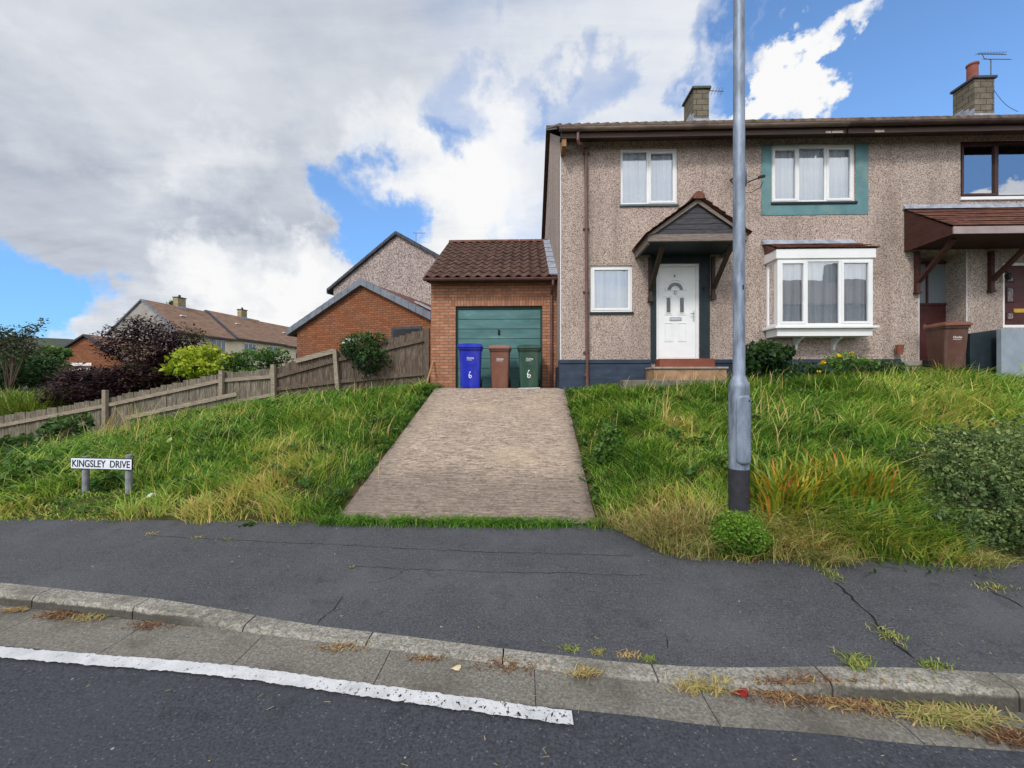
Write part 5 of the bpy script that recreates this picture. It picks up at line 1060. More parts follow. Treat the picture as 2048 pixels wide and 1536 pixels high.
# the terrace on the far left
TL = Vector((-30.3, 32, 0)); TYAW = R(-8); ax = Vector((math.sin(R(8)), math.cos(R(8)), 0)); zrdg, zev = 8.15, 5.75
terr_spec = [('end terrace house with grey gable wall and stone chimney, partly behind the purple tree', 0, 5.6, 0), ('middle terrace house whose cream front has one white window beside the dark party verge', 5.6, 6.4, .14), ('farthest terrace house of the row, running behind the brick garage', 12.02, 10, .05)]
for k, (lab, d0_, ln_, dz) in enumerate(terr_spec):
    lo_c = TL + ax * d0_; t, e_, r_, sl = gable_house('terraced_house', lab, 'house', (lo_c.x, lo_c.y, 0), TYAW, 6.0, ln_, -.5, zev + dz, zrdg + dz, GREYREND if k == 0 else CREAM, TILE_FAR, SLATED if k else SLATE, .07, .08 if k == 0 else .0, 'terrace of houses far left')
    if k == 0: MB().box(3.002, 3.03, .05, ln_, -.4, zev - .1).build('front_render', CREAM, t)
    for d_ in ({0: [3.9], 1: [7.4, 10.6], 2: [14.5]}[k]):
        y_ = d_ - d0_; z0_ = zev - 1.5; f_ = MB(); xx = 3.04; 
        f_.box(xx, xx + .05, y_ - .75, y_ + .75, z0_, z0_ + .06); f_.box(xx, xx + .05, y_ - .75, y_ + .75, z0_ + 1.12, z0_ + 1.18)
        for q in (-.75, -.25, .25, .69): f_.box(xx, xx + .05, y_ + q, y_ + q + .06, z0_ + .06, z0_ + 1.12)
        wf = f_.build('window', UPVC, t); MB().box(xx - .02, xx + .015, y_ - .7, y_ + .7, z0_ + .05, z0_ + 1.13).build('pane', GLASSD, wf); MB().box(xx - .035, xx - .021, y_ - .7, y_ + .7, z0_ + .05, z0_ + 1.13).build('dark_backing', DARKROOM, wf)  # dark sheet behind each pane paints in the unlit room
    if k < 2:
        y_ = 3.1 if k == 0 else 4.2; c = MB().box(-.24, .24, y_ - .36, y_ + .36, r_ - .5, r_ + .82).build('chimney', CHIMF, t); MB().box(-.29, .29, y_ - .41, y_ + .41, r_ + .822, r_ + .89).build('chimney_cap', SLATED, c)
        mb = MB(); mb.lathe([(.09, r_ + .89), (.08, r_ + 1.08), (.10, r_ + 1.1)], 0, y_, 10); mb.build('chimney_pot', BLACK, c); MB().box(.242, .26, y_ - .42, y_ + .42, r_ - .7, r_ + .1).build('flashing', LEAD, c)
    mb = MB(); mb.box(1.2, 1.45, 2.0, 2.4, r_ - sl * 1.3 + .12, r_ - sl * 1.3 + .2); mb.build('roof_vent', WHITEP, t)
q = P(172, 673, 23); gt_, e_, r_, sl = gable_house('brick_shed', 'small brown brick building with a tiled roof at far left behind the purple tree', 'outbuilding', (q.x, 23, 0), R(2), 4.6, 4.5, -.6, q.z - 1.45, q.z, BRICK_FAR, TILE_FAR, SLATED, .06)
mb = MB(); mb.box(-2.1, .35, -.05, -.01, e_ - .22, e_ - .06); mb.box(-1.9, .35, -.12, -.06, e_ - .50, e_ - .38); mb.build('white_fascia', WHITEP, gt_)
# house across the road, seen only as a reflection in the window glass
opp, *_ = gable_house('house_across_the_road', 'grey pebbledash house across the road, mirrored in the bay window glass', 'house', (40.0, -16, 0), R(90), 8, 24, -.6, 7.2, 9.7, PEB_N, TILE_FAR, SLATED, .08)
mb = MB(); mb.box(-.35, .35, 15.2, 16.0, 9.4, 11.0); mb.build('chimney', CHIM, opp)

# ------------------------------------------------------------------ vegetation
def blades(P0, h, lean, ang, w, hue, name, mat, parent=None, curl=1.0, loc=(0, 0, 0)):
    """ribbon blades: P0 (n,3) roots, h height, lean horizontal reach, ang direction of the bend, w width, hue per blade"""
    n = len(P0); d = np.stack([np.cos(ang), np.sin(ang), np.zeros(n)], 1); fa = ang + np.pi / 2 + rng.normal(0, .5, n); s = np.stack([np.cos(fa), np.sin(fa), np.zeros(n)], 1)
    ts = [0, .4, .75, 1.0]; V = []
    for k, t in enumerate(ts):
        c = P0 + d * (lean * t ** 1.8)[:, None]; c[:, 2] += h * (t - .32 * curl * t ** 2.6)
        wk = w * [.8, 1.0, .65, 0][k]
        if k < 3: V += [c - s * wk[:, None] / 2, c + s * wk[:, None] / 2]
        else: V.append(c)
    verts = np.stack(V, 1).reshape(-1, 3); b = (np.arange(n) * 7)[:, None]
    quads = np.concatenate([b + np.array([0, 1, 3, 2]), b + np.array([2, 3, 5, 4])]); tris = b + np.array([4, 5, 6])
    return big_mesh(name, verts, quads, tris, np.repeat(hue, 7), mat, parent, loc)
GRASS = M_leaf('grass_blades', [(0.0, c_(44, 74, 26)), (0.28, c_(106, 154, 54)), (0.5, c_(156, 190, 74)), (0.66, c_(206, 202, 100)), (0.82, c_(222, 198, 126)), (0.95, c_(200, 164, 110)), (1.0, c_(136, 98, 66))], 0.42, 0.55)
def patch(u, v, r, amp):   # a patch of another colour on the sloping lawn, given where it lies
    d = ray(u, v); lo_t, hi_t = 1.0, 30.0
    for _ in range(40):
        m = (lo_t + hi_t) / 2; q = d * m
        if EYE + q.z > gz(q.x, q.y) + .1: lo_t = m
        else: hi_t = m
    q = d * lo_t; return (q.x, q.y, r, amp)
def add_patches(x, y, ps):
    s = np.zeros_like(x)
    for px_, py_, r_, a_ in ps: s += a_ * np.exp(-((x - px_) ** 2 + (y - py_) ** 2 * 1.0) / (r_ * r_))
    return s
def lawn(name, label, x0, x1, ymax, dens, hue_fn, h_fn, keep, ps_h):
    n = int((x1 - x0) * 6.0 * dens); x = rng.uniform(x0, x1, n); y = rng.uniform(3.3, ymax, n); yb = Yb(x)
    d = np.hypot(x, y); k = (y > yb - .02 + .16 * (fbm(x * 2.2, x * 0 + 7, 3) - .5) * 2) & keep(x, y) & (rng.random(n) < np.clip(6.0 / d, .32, 1)) & (x / y > -1.36) & (x / y < 1.36)
    tuft = fbm(x * 4.2, y * 4.2, 3); k &= rng.random(n) < np.clip((tuft - .2) * 3, .2, 1)
    x, y, d, tuft = x[k], y[k], d[k], tuft[k]; n = len(x); z = ground_z(x, y)
    h = h_fn(x, y) * rng.uniform(.45, 1.45, n) * (.45 + 1.1 * tuft) * np.where(rng.random(n) < .03, 1.7, 1)
    ang = 6.28 * fbm(x * .9 + 40, y * .9, 3) * 1.7 + rng.normal(0, 1.35, n); lean = h * np.clip(.25 + 1.15 * fbm(x * .9 + 9, y * .9 + 3, 3) + rng.normal(0, .22, n), .1, 1.9)
    hue = hue_fn(x, y) + add_patches(x, y, ps_h) + .42 * (fbm(x * 1.5, y * 1.5, 4) - .5) + rng.normal(0, .18, n)
    w = rng.uniform(.005, .0125, n) * np.clip(d / 5.5, .8, 1.9)
    o = blades(np.stack([x, y, z - .01], 1), h, lean, ang, w, np.clip(hue, 0, 1), name, GRASS); tag(o, label, 'grass', kind='stuff'); return o
okL = lambda x, y: (x < DX0 - .02 - .105 * np.clip((9.3 - y) / 4.7, 0, 1) + .05 * np.sin(y * 7)) & (y < 10.42)
okR = lambda x, y: ~((x / y > .95) & (y < 4.6) & (x > 3.9)) & (x > DX1 - .03 - .10 * np.clip((9.3 - y) / 4.7, 0, 1) + .05 * np.sin(y * 9)) & ~((y > 8.32) & (x > s3[0]) & (x < s3[1])) & ~((x > s2[0] - .1) & (x < s2[1]) & (y > 8.6)) & ~((x > nb.location.x + .9) & (x < nb.location.x + 1.6) & (y > 8.3))
edge = lambda x, y: np.clip(1 - (y - Yb(x)) / .55, 0, 1)
psL = [patch(540, 960, .6, .25), patch(590, 900, .5, .22), patch(420, 1000, .6, .2), patch(500, 900, .5, .12), patch(640, 940, .35, .15), patch(640, 1010, .35, -.25), patch(700, 930, .4, -.1), patch(620, 830, .5, .12), patch(740, 790, .8, -.15)]
hueL = lambda x, y: .34 + .22 * edge(x, y) - .06 * np.clip((y - 7) / 3, 0, 1) - .2 * np.exp(-((x - DX0) / .3) ** 2)
hL = lambda x, y: (.20 + .04 * np.clip((y - 8) / 2.2, 0, 1) + .02 * np.clip((-x - 4) / 4, 0, 1)) * (1 - .7 * ((np.abs(x + 5.3) < .62) & (y < 5.3))) * (1 - .45 * ((x < -7) & (y > 9.6))) - .10 * np.exp(-((x - DX0) / .25) ** 2)
lawn('lawn_grass', 'long uncut green and yellowing grass on the bank left of the drive', -14.5, DX0, 10.45, 2700, hueL, hL, okL, psL)
psR = [patch(1365, 835, .3, .35), patch(1380, 860, .3, .2), patch(1250, 930, .45, -.2), patch(1230, 840, .4, -.15), patch(1330, 1000, .35, .15), patch(1290, 1060, .4, .3), patch(1400, 1050, .4, .35), patch(1600, 1040, .5, .2), patch(1640, 1110, .3, .2), patch(1700, 960, .6, .1), patch(1850, 790, 1.0, .18), patch(1960, 760, 1.0, .1), patch(1260, 770, .5, .12), patch(1600, 780, 1.0, -.12), patch(1650, 850, .8, .02), patch(1900, 850, .8, .12)]
hueR = lambda x, y: .33 + .24 * edge(x, y) ** 1.2 + .05 * np.clip((x - 3) / 5, 0, 1)
hR = lambda x, y: .17 + .10 * np.clip((x - 2.2) / 4, 0, 1) - .04 * np.exp(-((x - DX1) / .2) ** 2) + .05 * edge(x, y) - .04 * np.exp(-((y - 9.1) / .6) ** 2) * (x < 7.5)
lawn('lawn_grass', 'long uncut grass with straw-coloured edges before the pebbledash houses', DX1, 14, H - .06, 2700, hueR, hR, okR, psR)
# low turf along the foot of the drive
n = 9000; x = rng.uniform(-2.3, 1.05, n); y = 4.60 + rng.normal(0, .055, n) + .04 * (fbm(x * 2, x * 0, 3) - .5); k = rng.random(n) < np.clip((fbm(x * 3 + 3, x * 0 + 9, 3) - .25) * 3.2, .15, 1) * np.where(x > .0, .75, 1); x, y = x[k], y[k]; n = len(x)
z = np.array([pav_z(a, min(b, 4.7)) for a, b in zip(x, y)]); h = rng.uniform(.04, .11, n)
tag(blades(np.stack([x, y, z], 1), h, h * rng.uniform(.3, 1.4, n), rng.uniform(0, 6.28, n), rng.uniform(.006, .011, n), np.clip(.2 + .3 * (fbm(x * 5, y * 5) - .3) + rng.normal(0, .1, n), 0, 1), 'turf_strip_grass', GRASS), 'low strip of turf growing along the foot of the drive', 'grass', kind='stuff')
# standing seed stalks
def stalks(name, label, spots, n_each, h, spread, hue=.84):
    P_ = []; 
    for (x_, y_) in spots: P_.append(np.stack([x_ + rng.normal(0, spread, n_each), y_ + rng.normal(0, spread * .6, n_each), np.zeros(n_each)], 1))
    P_ = np.concatenate(P_); P_[:, 2] = ground_z(P_[:, 0], P_[:, 1]); n = len(P_); hh_ = rng.uniform(.6, 1.15, n) * h; an = rng.normal(.3, .9, n)
    o = blades(P_, hh_, hh_ * rng.uniform(.1, .6, n), an, rng.uniform(.006, .01, n), np.clip(hue + rng.normal(0, .06, n), 0, .97), name, GRASS, curl=.5); return tag(o, label, 'grass', kind='stuff')
pt = lambda u, v: patch(u, v, 1, 1)[:2]
stalks('seed_stalk_grass', 'tall pale seeding grass stalks standing against the weathered fence', [pt(u, v) for u, v in ((220, 860), (240, 870), (300, 850), (380, 830), (420, 810), (470, 800), (500, 790), (540, 785), (600, 775), (640, 770), (150, 880))], 34, .85, .28)
stalks('seed_stalk_grass', 'tall pale seeding grass stalks arching below the bay window', [pt(u, v) for u, v in ((1690, 745), (1720, 750), (1760, 748), (1790, 752), (1850, 735), (1900, 735), (1980, 735))], 16, .85, .22)
stalks('seed_stalk_grass', 'scattered thin pale flowering stalks standing over both lawns', [(float(a), float(b)) for a, b in zip(np.concatenate([rng.uniform(-9, -2.3, 60), rng.uniform(1.2, 9, 60)]), rng.uniform(5.0, 9.0, 120))], 7, .50, .25, .80)
stalks('seed_stalk_grass', 'thin dry stalks standing in the lawn before the lamp post', [pt(u, v) for u, v in ((1375, 770), (1400, 768), (1530, 830), (1545, 850), (1330, 830), (1480, 900), (1560, 900))], 5, .62, .1)
DRYG = M_leaf('dry_grass', [(0.0, c_(104, 128, 52)), (0.3, c_(150, 150, 82)), (0.55, c_(186, 166, 112)), (0.78, c_(168, 132, 92)), (1.0, c_(104, 70, 52))], 0.2, 0.7)
def tuft(name, label, u, v, n, r, h, hue, lean=1.0, flat=False, mat=None, group=None, squash=.5):
    zf = lambda a, b: pav_z(a, b) if b > float(Yk(a)) else (ZR + .006 if b < float(Yk(a)) - KW else float(zk(a)))
    q = PZ(u, v, -.1)
    for _ in range(6): q = PZ(u, v, zf(q.x, q.y))
    h *= .62; r *= .8; n = int(n * .8); x = q.x + rng.normal(0, r, n); y = q.y + rng.normal(0, r * squash, n); z = np.array([zf(a, b) for a, b in zip(x, y)])
    hh_ = rng.uniform(.4, 1.2, n) * h; o = blades(np.stack([x, y, z], 1) - np.array(q), hh_, hh_ * rng.uniform(.4, 1.8, n) * lean, rng.uniform(0, 6.28, n), rng.uniform(.004, .009, n), np.clip(hue + rng.normal(0, .16, n), 0, 1), name, mat or DRYG)
    o.location = q; return tag(o, label, 'dry grass' if not flat else 'dead grass', group)
tuft('grass_tuft', 'straw tuft bulging onto the pavement right of the round green shrub', 1645, 1124, 900, .13, .26, .30)
tuft('grass_tuft', 'small tuft of yellow grass growing along the top of the long crack', 1662, 1150, 160, .05, .06, .15, squash=1.6)
tuft('grass_tuft', 'thin grass growing in the long crack near the kerb', 1775, 1272, 150, .05, .05, .2, squash=1.2)
tuft('grass_tuft', 'yellow grass patch on the pavement at the far right edge', 1990, 1178, 120, .07, .05, .25)
tuft('grass_tuft', 'straw tuft at the verge edge under the spreading dark bush', 1955, 1126, 520, .14, .20, .35)
tuft('grass_tuft', 'green and straw tuft at the kerb back, directly left of two straw ones', 1140, 1300, 90, .035, .045, .1)
tuft('grass_tuft', 'straw tuft at the kerb back, between two greener tufts', 1195, 1306, 80, .03, .04, .4)
tuft('grass_tuft', 'wide brown straw tuft along the kerb back before the dropped kerb ends', 1262, 1312, 130, .05, .03, .7)
tuft('grass_tuft', 'green tuft in the kerb joint where the dropped kerb ends', 1298, 1322, 90, .03, .05, .1)
tuft('grass_tuft', 'green and straw tuft spilling over the kerb joint right of the red leaf', 1712, 1328, 180, .045, .07, .15, squash=1)
tuft('grass_tuft', 'green weed tuft at the kerb back beneath the long crack', 1870, 1333, 150, .06, .04, .1)
tuft('grass_tuft', 'small dry weed on the pavement crack below the drive', 703, 1136, 40, .025, .04, .25)
tuft('grass_tuft', 'dry grass clump on the pavement, right of a browner clump', 395, 1076, 70, .05, .03, .35)
tuft('grass_tuft', 'brownish dry clump on the pavement nearest the street sign', 305, 1068, 70, .05, .03, .6)
tuft('grass_tuft', 'dark weed clump on the pavement nearest the drive foot', 452, 1080, 60, .05, .03, .15)
for (u, v, n, r, h, hue, lab) in ((120, 1232, 300, .10, .05, .95, 'dark brown dead grass heap under the full-height kerb at left'), (175, 1238, 160, .10, .05, .5, 'pale straw litter trailing from the dark brown heap at left'), (30, 1222, 120, .05, .05, .7, 'small orange-brown dead tuft under the kerb at the left edge'), (300, 1252, 200, .12, .03, .95, 'thin brown dead grass along the channel where the kerb starts dropping'),
                               (680, 1296, 240, .12, .025, .75, 'brown dead grass in the channel at the middle of the white line'), (850, 1318, 160, .08, .025, .9, 'dark dead grass in the channel left of the pale fallen leaf'), (1010, 1332, 260, .15, .025, .9, 'brown dead grass lining the dropped kerb right of the pale fallen leaf'),
                               (1170, 1350, 160, .05, .05, .55, 'straw tuft sprouting at the channel slab joint'), (1400, 1378, 360, .10, .05, .5, 'green and brown weeds left of the red leaf in the channel'), (1580, 1392, 520, .16, .05, .9, 'dark brown dead grass heap right of the red leaf in the channel'), (1720, 1412, 500, .14, .05, .75, 'brown straw heap below the kerb joint'), (1900, 1436, 800, .15, .08, .4, 'large pale straw heap in the channel at right'), (2030, 1480, 400, .10, .05, .98, 'dark red-brown dead leaf heap at the bottom right corner')):
    tuft('dead_grass_pile', lab, u, v, n, r, h, hue, 1.6, True, squash=.28)

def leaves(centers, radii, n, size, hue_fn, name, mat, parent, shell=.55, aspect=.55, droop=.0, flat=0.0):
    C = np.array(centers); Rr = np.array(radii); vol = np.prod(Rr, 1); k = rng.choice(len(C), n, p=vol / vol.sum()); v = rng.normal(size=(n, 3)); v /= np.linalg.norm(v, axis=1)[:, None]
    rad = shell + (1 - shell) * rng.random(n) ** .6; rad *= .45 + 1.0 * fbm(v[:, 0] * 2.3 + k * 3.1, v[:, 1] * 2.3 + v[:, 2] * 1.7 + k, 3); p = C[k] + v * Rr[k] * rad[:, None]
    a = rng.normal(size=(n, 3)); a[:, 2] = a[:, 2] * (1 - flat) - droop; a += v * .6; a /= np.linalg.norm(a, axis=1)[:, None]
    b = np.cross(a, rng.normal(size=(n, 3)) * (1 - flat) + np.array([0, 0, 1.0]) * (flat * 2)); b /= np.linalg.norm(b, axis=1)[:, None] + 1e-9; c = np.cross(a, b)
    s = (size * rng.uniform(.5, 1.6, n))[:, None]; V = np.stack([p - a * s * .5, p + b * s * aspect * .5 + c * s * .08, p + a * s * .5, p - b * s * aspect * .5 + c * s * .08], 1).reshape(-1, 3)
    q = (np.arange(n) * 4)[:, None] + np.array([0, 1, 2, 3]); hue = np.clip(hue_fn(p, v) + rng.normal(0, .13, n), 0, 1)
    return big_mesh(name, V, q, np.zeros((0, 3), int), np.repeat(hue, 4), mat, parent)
def blob(u, v, Y, ru, rv, ry=None):
    c = P(u, v, Y); k = (c.y * CS - c.x * SN) / F; k = abs(Vector((c.x, c.y)).dot(Vector((-SN, CS)))) / F; return tuple(c), (ru * k, ry or (ru + rv) / 2 * k, rv * k)
def stems(parent, base, tips, r=.018, name='stem', mat=BARK):
    mb = MB()
    for tp in tips:
        a, b = Vector(base) + Vector((random.uniform(-.06, .06), random.uniform(-.06, .06), 0)), Vector(tp); m1 = a.lerp(b, .4) + Vector((random.uniform(-.1, .1), random.uniform(-.1, .1), .05)); mb.tube([a, m1, b], [r, r * .7, r * .25], 6)
    return mb.build(name, mat, parent)
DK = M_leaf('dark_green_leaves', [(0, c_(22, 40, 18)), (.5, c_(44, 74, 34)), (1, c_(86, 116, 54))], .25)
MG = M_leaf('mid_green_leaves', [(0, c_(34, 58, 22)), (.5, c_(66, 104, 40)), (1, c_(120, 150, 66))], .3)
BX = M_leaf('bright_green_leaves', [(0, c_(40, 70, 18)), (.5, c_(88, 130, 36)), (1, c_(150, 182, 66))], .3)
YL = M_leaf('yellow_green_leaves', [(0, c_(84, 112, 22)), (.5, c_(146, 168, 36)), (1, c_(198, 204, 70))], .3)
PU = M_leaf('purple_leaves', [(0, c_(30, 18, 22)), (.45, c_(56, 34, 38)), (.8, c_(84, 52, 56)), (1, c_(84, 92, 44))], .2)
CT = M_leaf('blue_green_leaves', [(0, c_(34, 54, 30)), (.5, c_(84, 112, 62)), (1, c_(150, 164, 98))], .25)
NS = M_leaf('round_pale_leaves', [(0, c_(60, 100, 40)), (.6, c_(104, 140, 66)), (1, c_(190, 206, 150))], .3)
def bush(name, label, cat, blobs, n, size, mat, hue=lambda p, v: .45 + .2 * v[:, 2], base_uv=None, shell=.5, aspect=.55, group=None, flat=0.0, ntips=7, droop=0.0):  # default leaf colour runs lighter towards the top of each blob
    cs, rs = zip(*[blob(*b) for b in blobs]); c0 = np.mean(cs, 0); gx, gy = c0[0], c0[1]; g_ = gz(gx, gy)
    t = thing(name, label, cat, (gx, gy, g_), group)
    leaves(cs, rs, n, size, hue, 'foliage', mat, t, shell, aspect, droop, flat); tips = [Vector(c) + Vector((random.uniform(-.5, .5) * r[0], random.uniform(-.5, .5) * r[1], random.uniform(0, .7) * r[2])) for c, r in zip(cs, rs) for _ in range(max(1, ntips // len(cs)))]
    stems(t, (gx, gy, g_ - .05), tips); return t
def sprays(t, blobs, n, per, size, mat, length):
    P_ = []; mb = MB()
    for b_ in blobs:
        c, r_ = blob(*b_)
        for _ in range(n):
            v = Vector((random.gauss(0, 1), random.gauss(0, 1) - .4, abs(random.gauss(0, .8)))).normalized(); a = Vector(c) + Vector([v[i] * r_[i] * .7 for i in range(3)]); e = a + v * length * random.uniform(.6, 1.2) + Vector((0, 0, -.25 * length)); m = a.lerp(e, .55) + Vector((0, 0, .12 * length)); mb.tube([a, m, e], [.006, .004, .002], 4)
            for k in range(per): f = random.random(); q = a.lerp(m, f * 2) if f < .5 else m.lerp(e, f * 2 - 1); P_.append(tuple(q))
    k = len(P_); mb.build('spray_stems', BARK, t); leaves(P_, [(.025, .025, .025)] * k, k * 2, size, lambda p, v: .5 + 0 * p[:, 0], 'spray_foliage', mat, t, .1, .5)
# shrubs on the right
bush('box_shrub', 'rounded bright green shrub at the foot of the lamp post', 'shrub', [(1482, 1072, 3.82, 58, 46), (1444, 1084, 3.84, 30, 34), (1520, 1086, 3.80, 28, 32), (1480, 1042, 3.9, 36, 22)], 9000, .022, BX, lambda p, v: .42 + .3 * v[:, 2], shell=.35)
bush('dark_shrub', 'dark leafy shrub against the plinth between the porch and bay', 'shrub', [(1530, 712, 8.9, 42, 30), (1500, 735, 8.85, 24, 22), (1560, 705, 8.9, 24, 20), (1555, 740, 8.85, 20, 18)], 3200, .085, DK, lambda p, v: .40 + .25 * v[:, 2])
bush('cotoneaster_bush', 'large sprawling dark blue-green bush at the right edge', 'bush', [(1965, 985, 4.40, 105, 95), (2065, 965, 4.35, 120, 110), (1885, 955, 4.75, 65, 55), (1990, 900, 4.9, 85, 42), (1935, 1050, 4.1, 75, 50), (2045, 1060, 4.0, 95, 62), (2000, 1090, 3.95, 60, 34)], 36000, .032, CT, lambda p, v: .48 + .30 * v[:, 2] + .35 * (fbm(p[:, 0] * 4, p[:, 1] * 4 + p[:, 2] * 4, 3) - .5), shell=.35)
sprays(bpy.data.objects['cotoneaster_bush'], [(1960, 960, 4.45, 95, 80), (1890, 950, 4.75, 60, 50), (1990, 900, 4.9, 80, 40), (1935, 1050, 4.1, 70, 45), (2030, 1040, 4.05, 80, 60)], 26, 30, .034, CT, .42)
bush('leafy_weed', 'leafy upright weed in the lawn beside the drive edge', 'weed', [(1222, 880, 6.0, 26, 34), (1215, 915, 5.8, 34, 26), (1226, 850, 6.1, 10, 16), (1200, 905, 5.8, 16, 18)], 1800, .06, MG, lambda p, v: .5 + .2 * v[:, 2])
bush('ragwort', 'yellow flowered weed growing below the bay window', 'weed', [(1690, 722, 8.6, 40, 18), (1660, 735, 8.6, 30, 16), (1720, 730, 8.7, 30, 16)], 900, .06, MG, lambda p, v: .6 + .3 * v[:, 2])
YF_ = M_leaf('yellow_petals', [(0, c_(214, 176, 20)), (1, c_(246, 216, 60))], .3)
rw = bpy.data.objects['ragwort']; cs, rs = zip(*[blob(*b) for b in ((1645, 726, 8.5, 5, 4), (1638, 745, 8.4, 3, 5), (1680, 712, 8.5, 4, 3), (1703, 706, 8.5, 4, 3))]); leaves(cs, rs, 150, .04, lambda p, v: .5 + 0 * p[:, 0], 'flowers', YF_, rw, .2, .8)
bush('dark_undergrowth', 'scrubby brown-green growth along the plinth below the bay window', 'weeds', [(1600, 742, 8.9, 36, 22), (1560, 755, 8.6, 30, 16), (1760, 735, 8.9, 40, 16), (1640, 750, 8.8, 30, 14)], 1800, .06, DK, lambda p, v: .5 + .2 * v[:, 2])
# crocosmia: strap leaves in green and orange
CROC = M_leaf('strap_leaves', [(0, c_(74, 112, 36)), (.4, c_(140, 160, 48)), (.62, c_(196, 170, 60)), (.82, c_(204, 126, 44)), (1, c_(166, 86, 36))], .35, .45)
def clump(name, label, cat, spots, n, h, hue, mat, w=(.014, .026), spread=.16, lean=.5, group=None):
    cx, cy = np.mean([s[0] for s in spots]), np.mean([s[1] for s in spots]); t = thing(name, label, cat, (cx, cy, gz(cx, cy)), group)
    k = rng.integers(0, len(spots), n); S = np.array(spots); x = S[k, 0] + rng.normal(0, spread, n); y = S[k, 1] + rng.normal(0, spread * .7, n); z = ground_z(x, y); hh_ = rng.uniform(.55, 1.15, n) * h
    ang = np.arctan2(y - S[k, 1], x - S[k, 0]) + rng.normal(0, .7, n); hv = np.clip(hue + rng.normal(0, .22, n) + .3 * (fbm(x * 5, y * 5) - .5), 0, 1)
    blades(np.stack([x, y, z], 1), hh_, hh_ * rng.uniform(.15, 1.0, n) * lean * 1.6, ang, rng.uniform(*w, n), hv, 'strap_leaves', mat, t, 1.0); return t
clump('crocosmia', 'clump of upright strap leaves turning orange right of the lamp post', 'plant', [pt(1545, 985), pt(1600, 985), pt(1650, 975), pt(1700, 980), pt(1740, 985), pt(1570, 1010)], 620, .58, .38, CROC)
clump('day_lily', 'arching green strap-leaved clump before the sprawling dark bush', 'plant', [pt(1720, 1040), pt(1770, 1050), pt(1790, 1085), pt(1690, 1030)], 420, .38, .12, CROC, (.012, .022), .2, 1.0)
# verge hay left of the lamp post
n = 2600; q = np.array([pt(u, v) for u, v in ((1280, 1085), (1330, 1070), (1380, 1080), (1310, 1050), (1400, 1040), (1560, 1070), (1590, 1040), (1620, 1060))]); k = rng.integers(0, len(q), n); x = q[k, 0] + rng.normal(0, .16, n); y = np.maximum(q[k, 1] + rng.normal(0, .13, n), Yb(x) - .10); z = np.where(y < Yb(x) + .1, 0.0, ground_z(x, y)); h = rng.uniform(.08, .34, n)
tag(blades(np.stack([x, y, z], 1), h, h * rng.uniform(.3, 1.6, n), rng.uniform(0, 6.28, n), rng.uniform(.004, .008, n), np.clip(.36 + rng.normal(0, .30, n), 0, 1), 'verge_hay_grass', DRYG), 'tangled straw-coloured dry grass at the verge edge around the lamp post', 'dry grass', kind='stuff')
# left side
bush('bramble_bush', 'dark green bramble climbing over the fence at the left', 'bush', [(60, 912, 8.2, 90, 40), (128, 868, 9.4, 40, 36), (20, 945, 6.6, 80, 46), (-40, 925, 7.6, 100, 60), (95, 925, 7.0, 60, 36), (45, 970, 6.0, 60, 38), (165, 845, 9.9, 18, 20)], 8200, .11, DK, lambda p, v: .5 + .3 * v[:, 2] + .2 * rng.random(len(p)), aspect=.75, flat=.4)
bush('weed_patch', 'leafy green weeds around the base of the street name sign', 'weeds', [(215, 965, 5.35, 30, 30), (130, 985, 5.6, 50, 35), (60, 985, 5.5, 60, 40), (232, 1003, 5.22, 22, 18), (130, 1008, 5.0, 34, 18), (-20, 995, 5.3, 70, 50), (70, 960, 5.7, 70, 44)], 5600, .065, MG, lambda p, v: .4 + .3 * v[:, 2], aspect=.7, flat=.4)
nas = thing('round_leaved_weed', 'weeds with pale round leaves at the far left verge', 'plant', tuple(P(30, 1000, 5.1))); cs, rs = zip(*[blob(*b) for b in ((25, 975, 5.2, 4, 3), (55, 1003, 5.1, 6, 4), (12, 1000, 5.1, 5, 4), (142, 893, 6.6, 3, 2), (60, 950, 5.6, 8, 4), (340, 940, 5.2, 4, 3), (340, 880, 6.4, 3, 2))]); leaves(cs, rs, 60, .085, lambda p, v: .75 + 0 * p[:, 0], 'foliage', NS, nas, .1, .95, 0, .8)
tag(bush('dock_weed', 'low broad-leaved weed at the pavement edge under the street sign', 'weed', [(215, 1030, 4.75, 24, 9), (180, 1022, 4.8, 20, 9)], 260, .08, MG, lambda p, v: .5 + .2 * v[:, 2], aspect=.6, flat=.5))
tag(bush('dock_weed', 'small dark broad-leaved weed at the pavement edge below the left lawn', 'weed', [(500, 1052, 4.5, 16, 7), (478, 1058, 4.45, 8, 5)], 120, .07, DK, lambda p, v: .6 + .2 * v[:, 2], aspect=.45, flat=.5))
ds = thing('daisy', 'little white flowers growing at the upper drive edge beside the garage pier', 'flowers', tuple(P(866, 790, 9.4)))
cs, rs = zip(*[blob(*b) for b in ((866, 782, 9.5, 5, 4), (862, 796, 9.1, 5, 4), (858, 806, 8.9, 4, 3))]); leaves(cs, rs, 46, .03, lambda p, v: .7 + 0 * p[:, 0], 'petals', M_leaf('daisy_petals', [(0, c_(214, 214, 208)), (1, c_(244, 244, 240))], .3), ds, .2, .9); leaves(cs, rs, 120, .05, lambda p, v: .5 + 0 * p[:, 0], 'foliage', MG, ds, .1, .5)
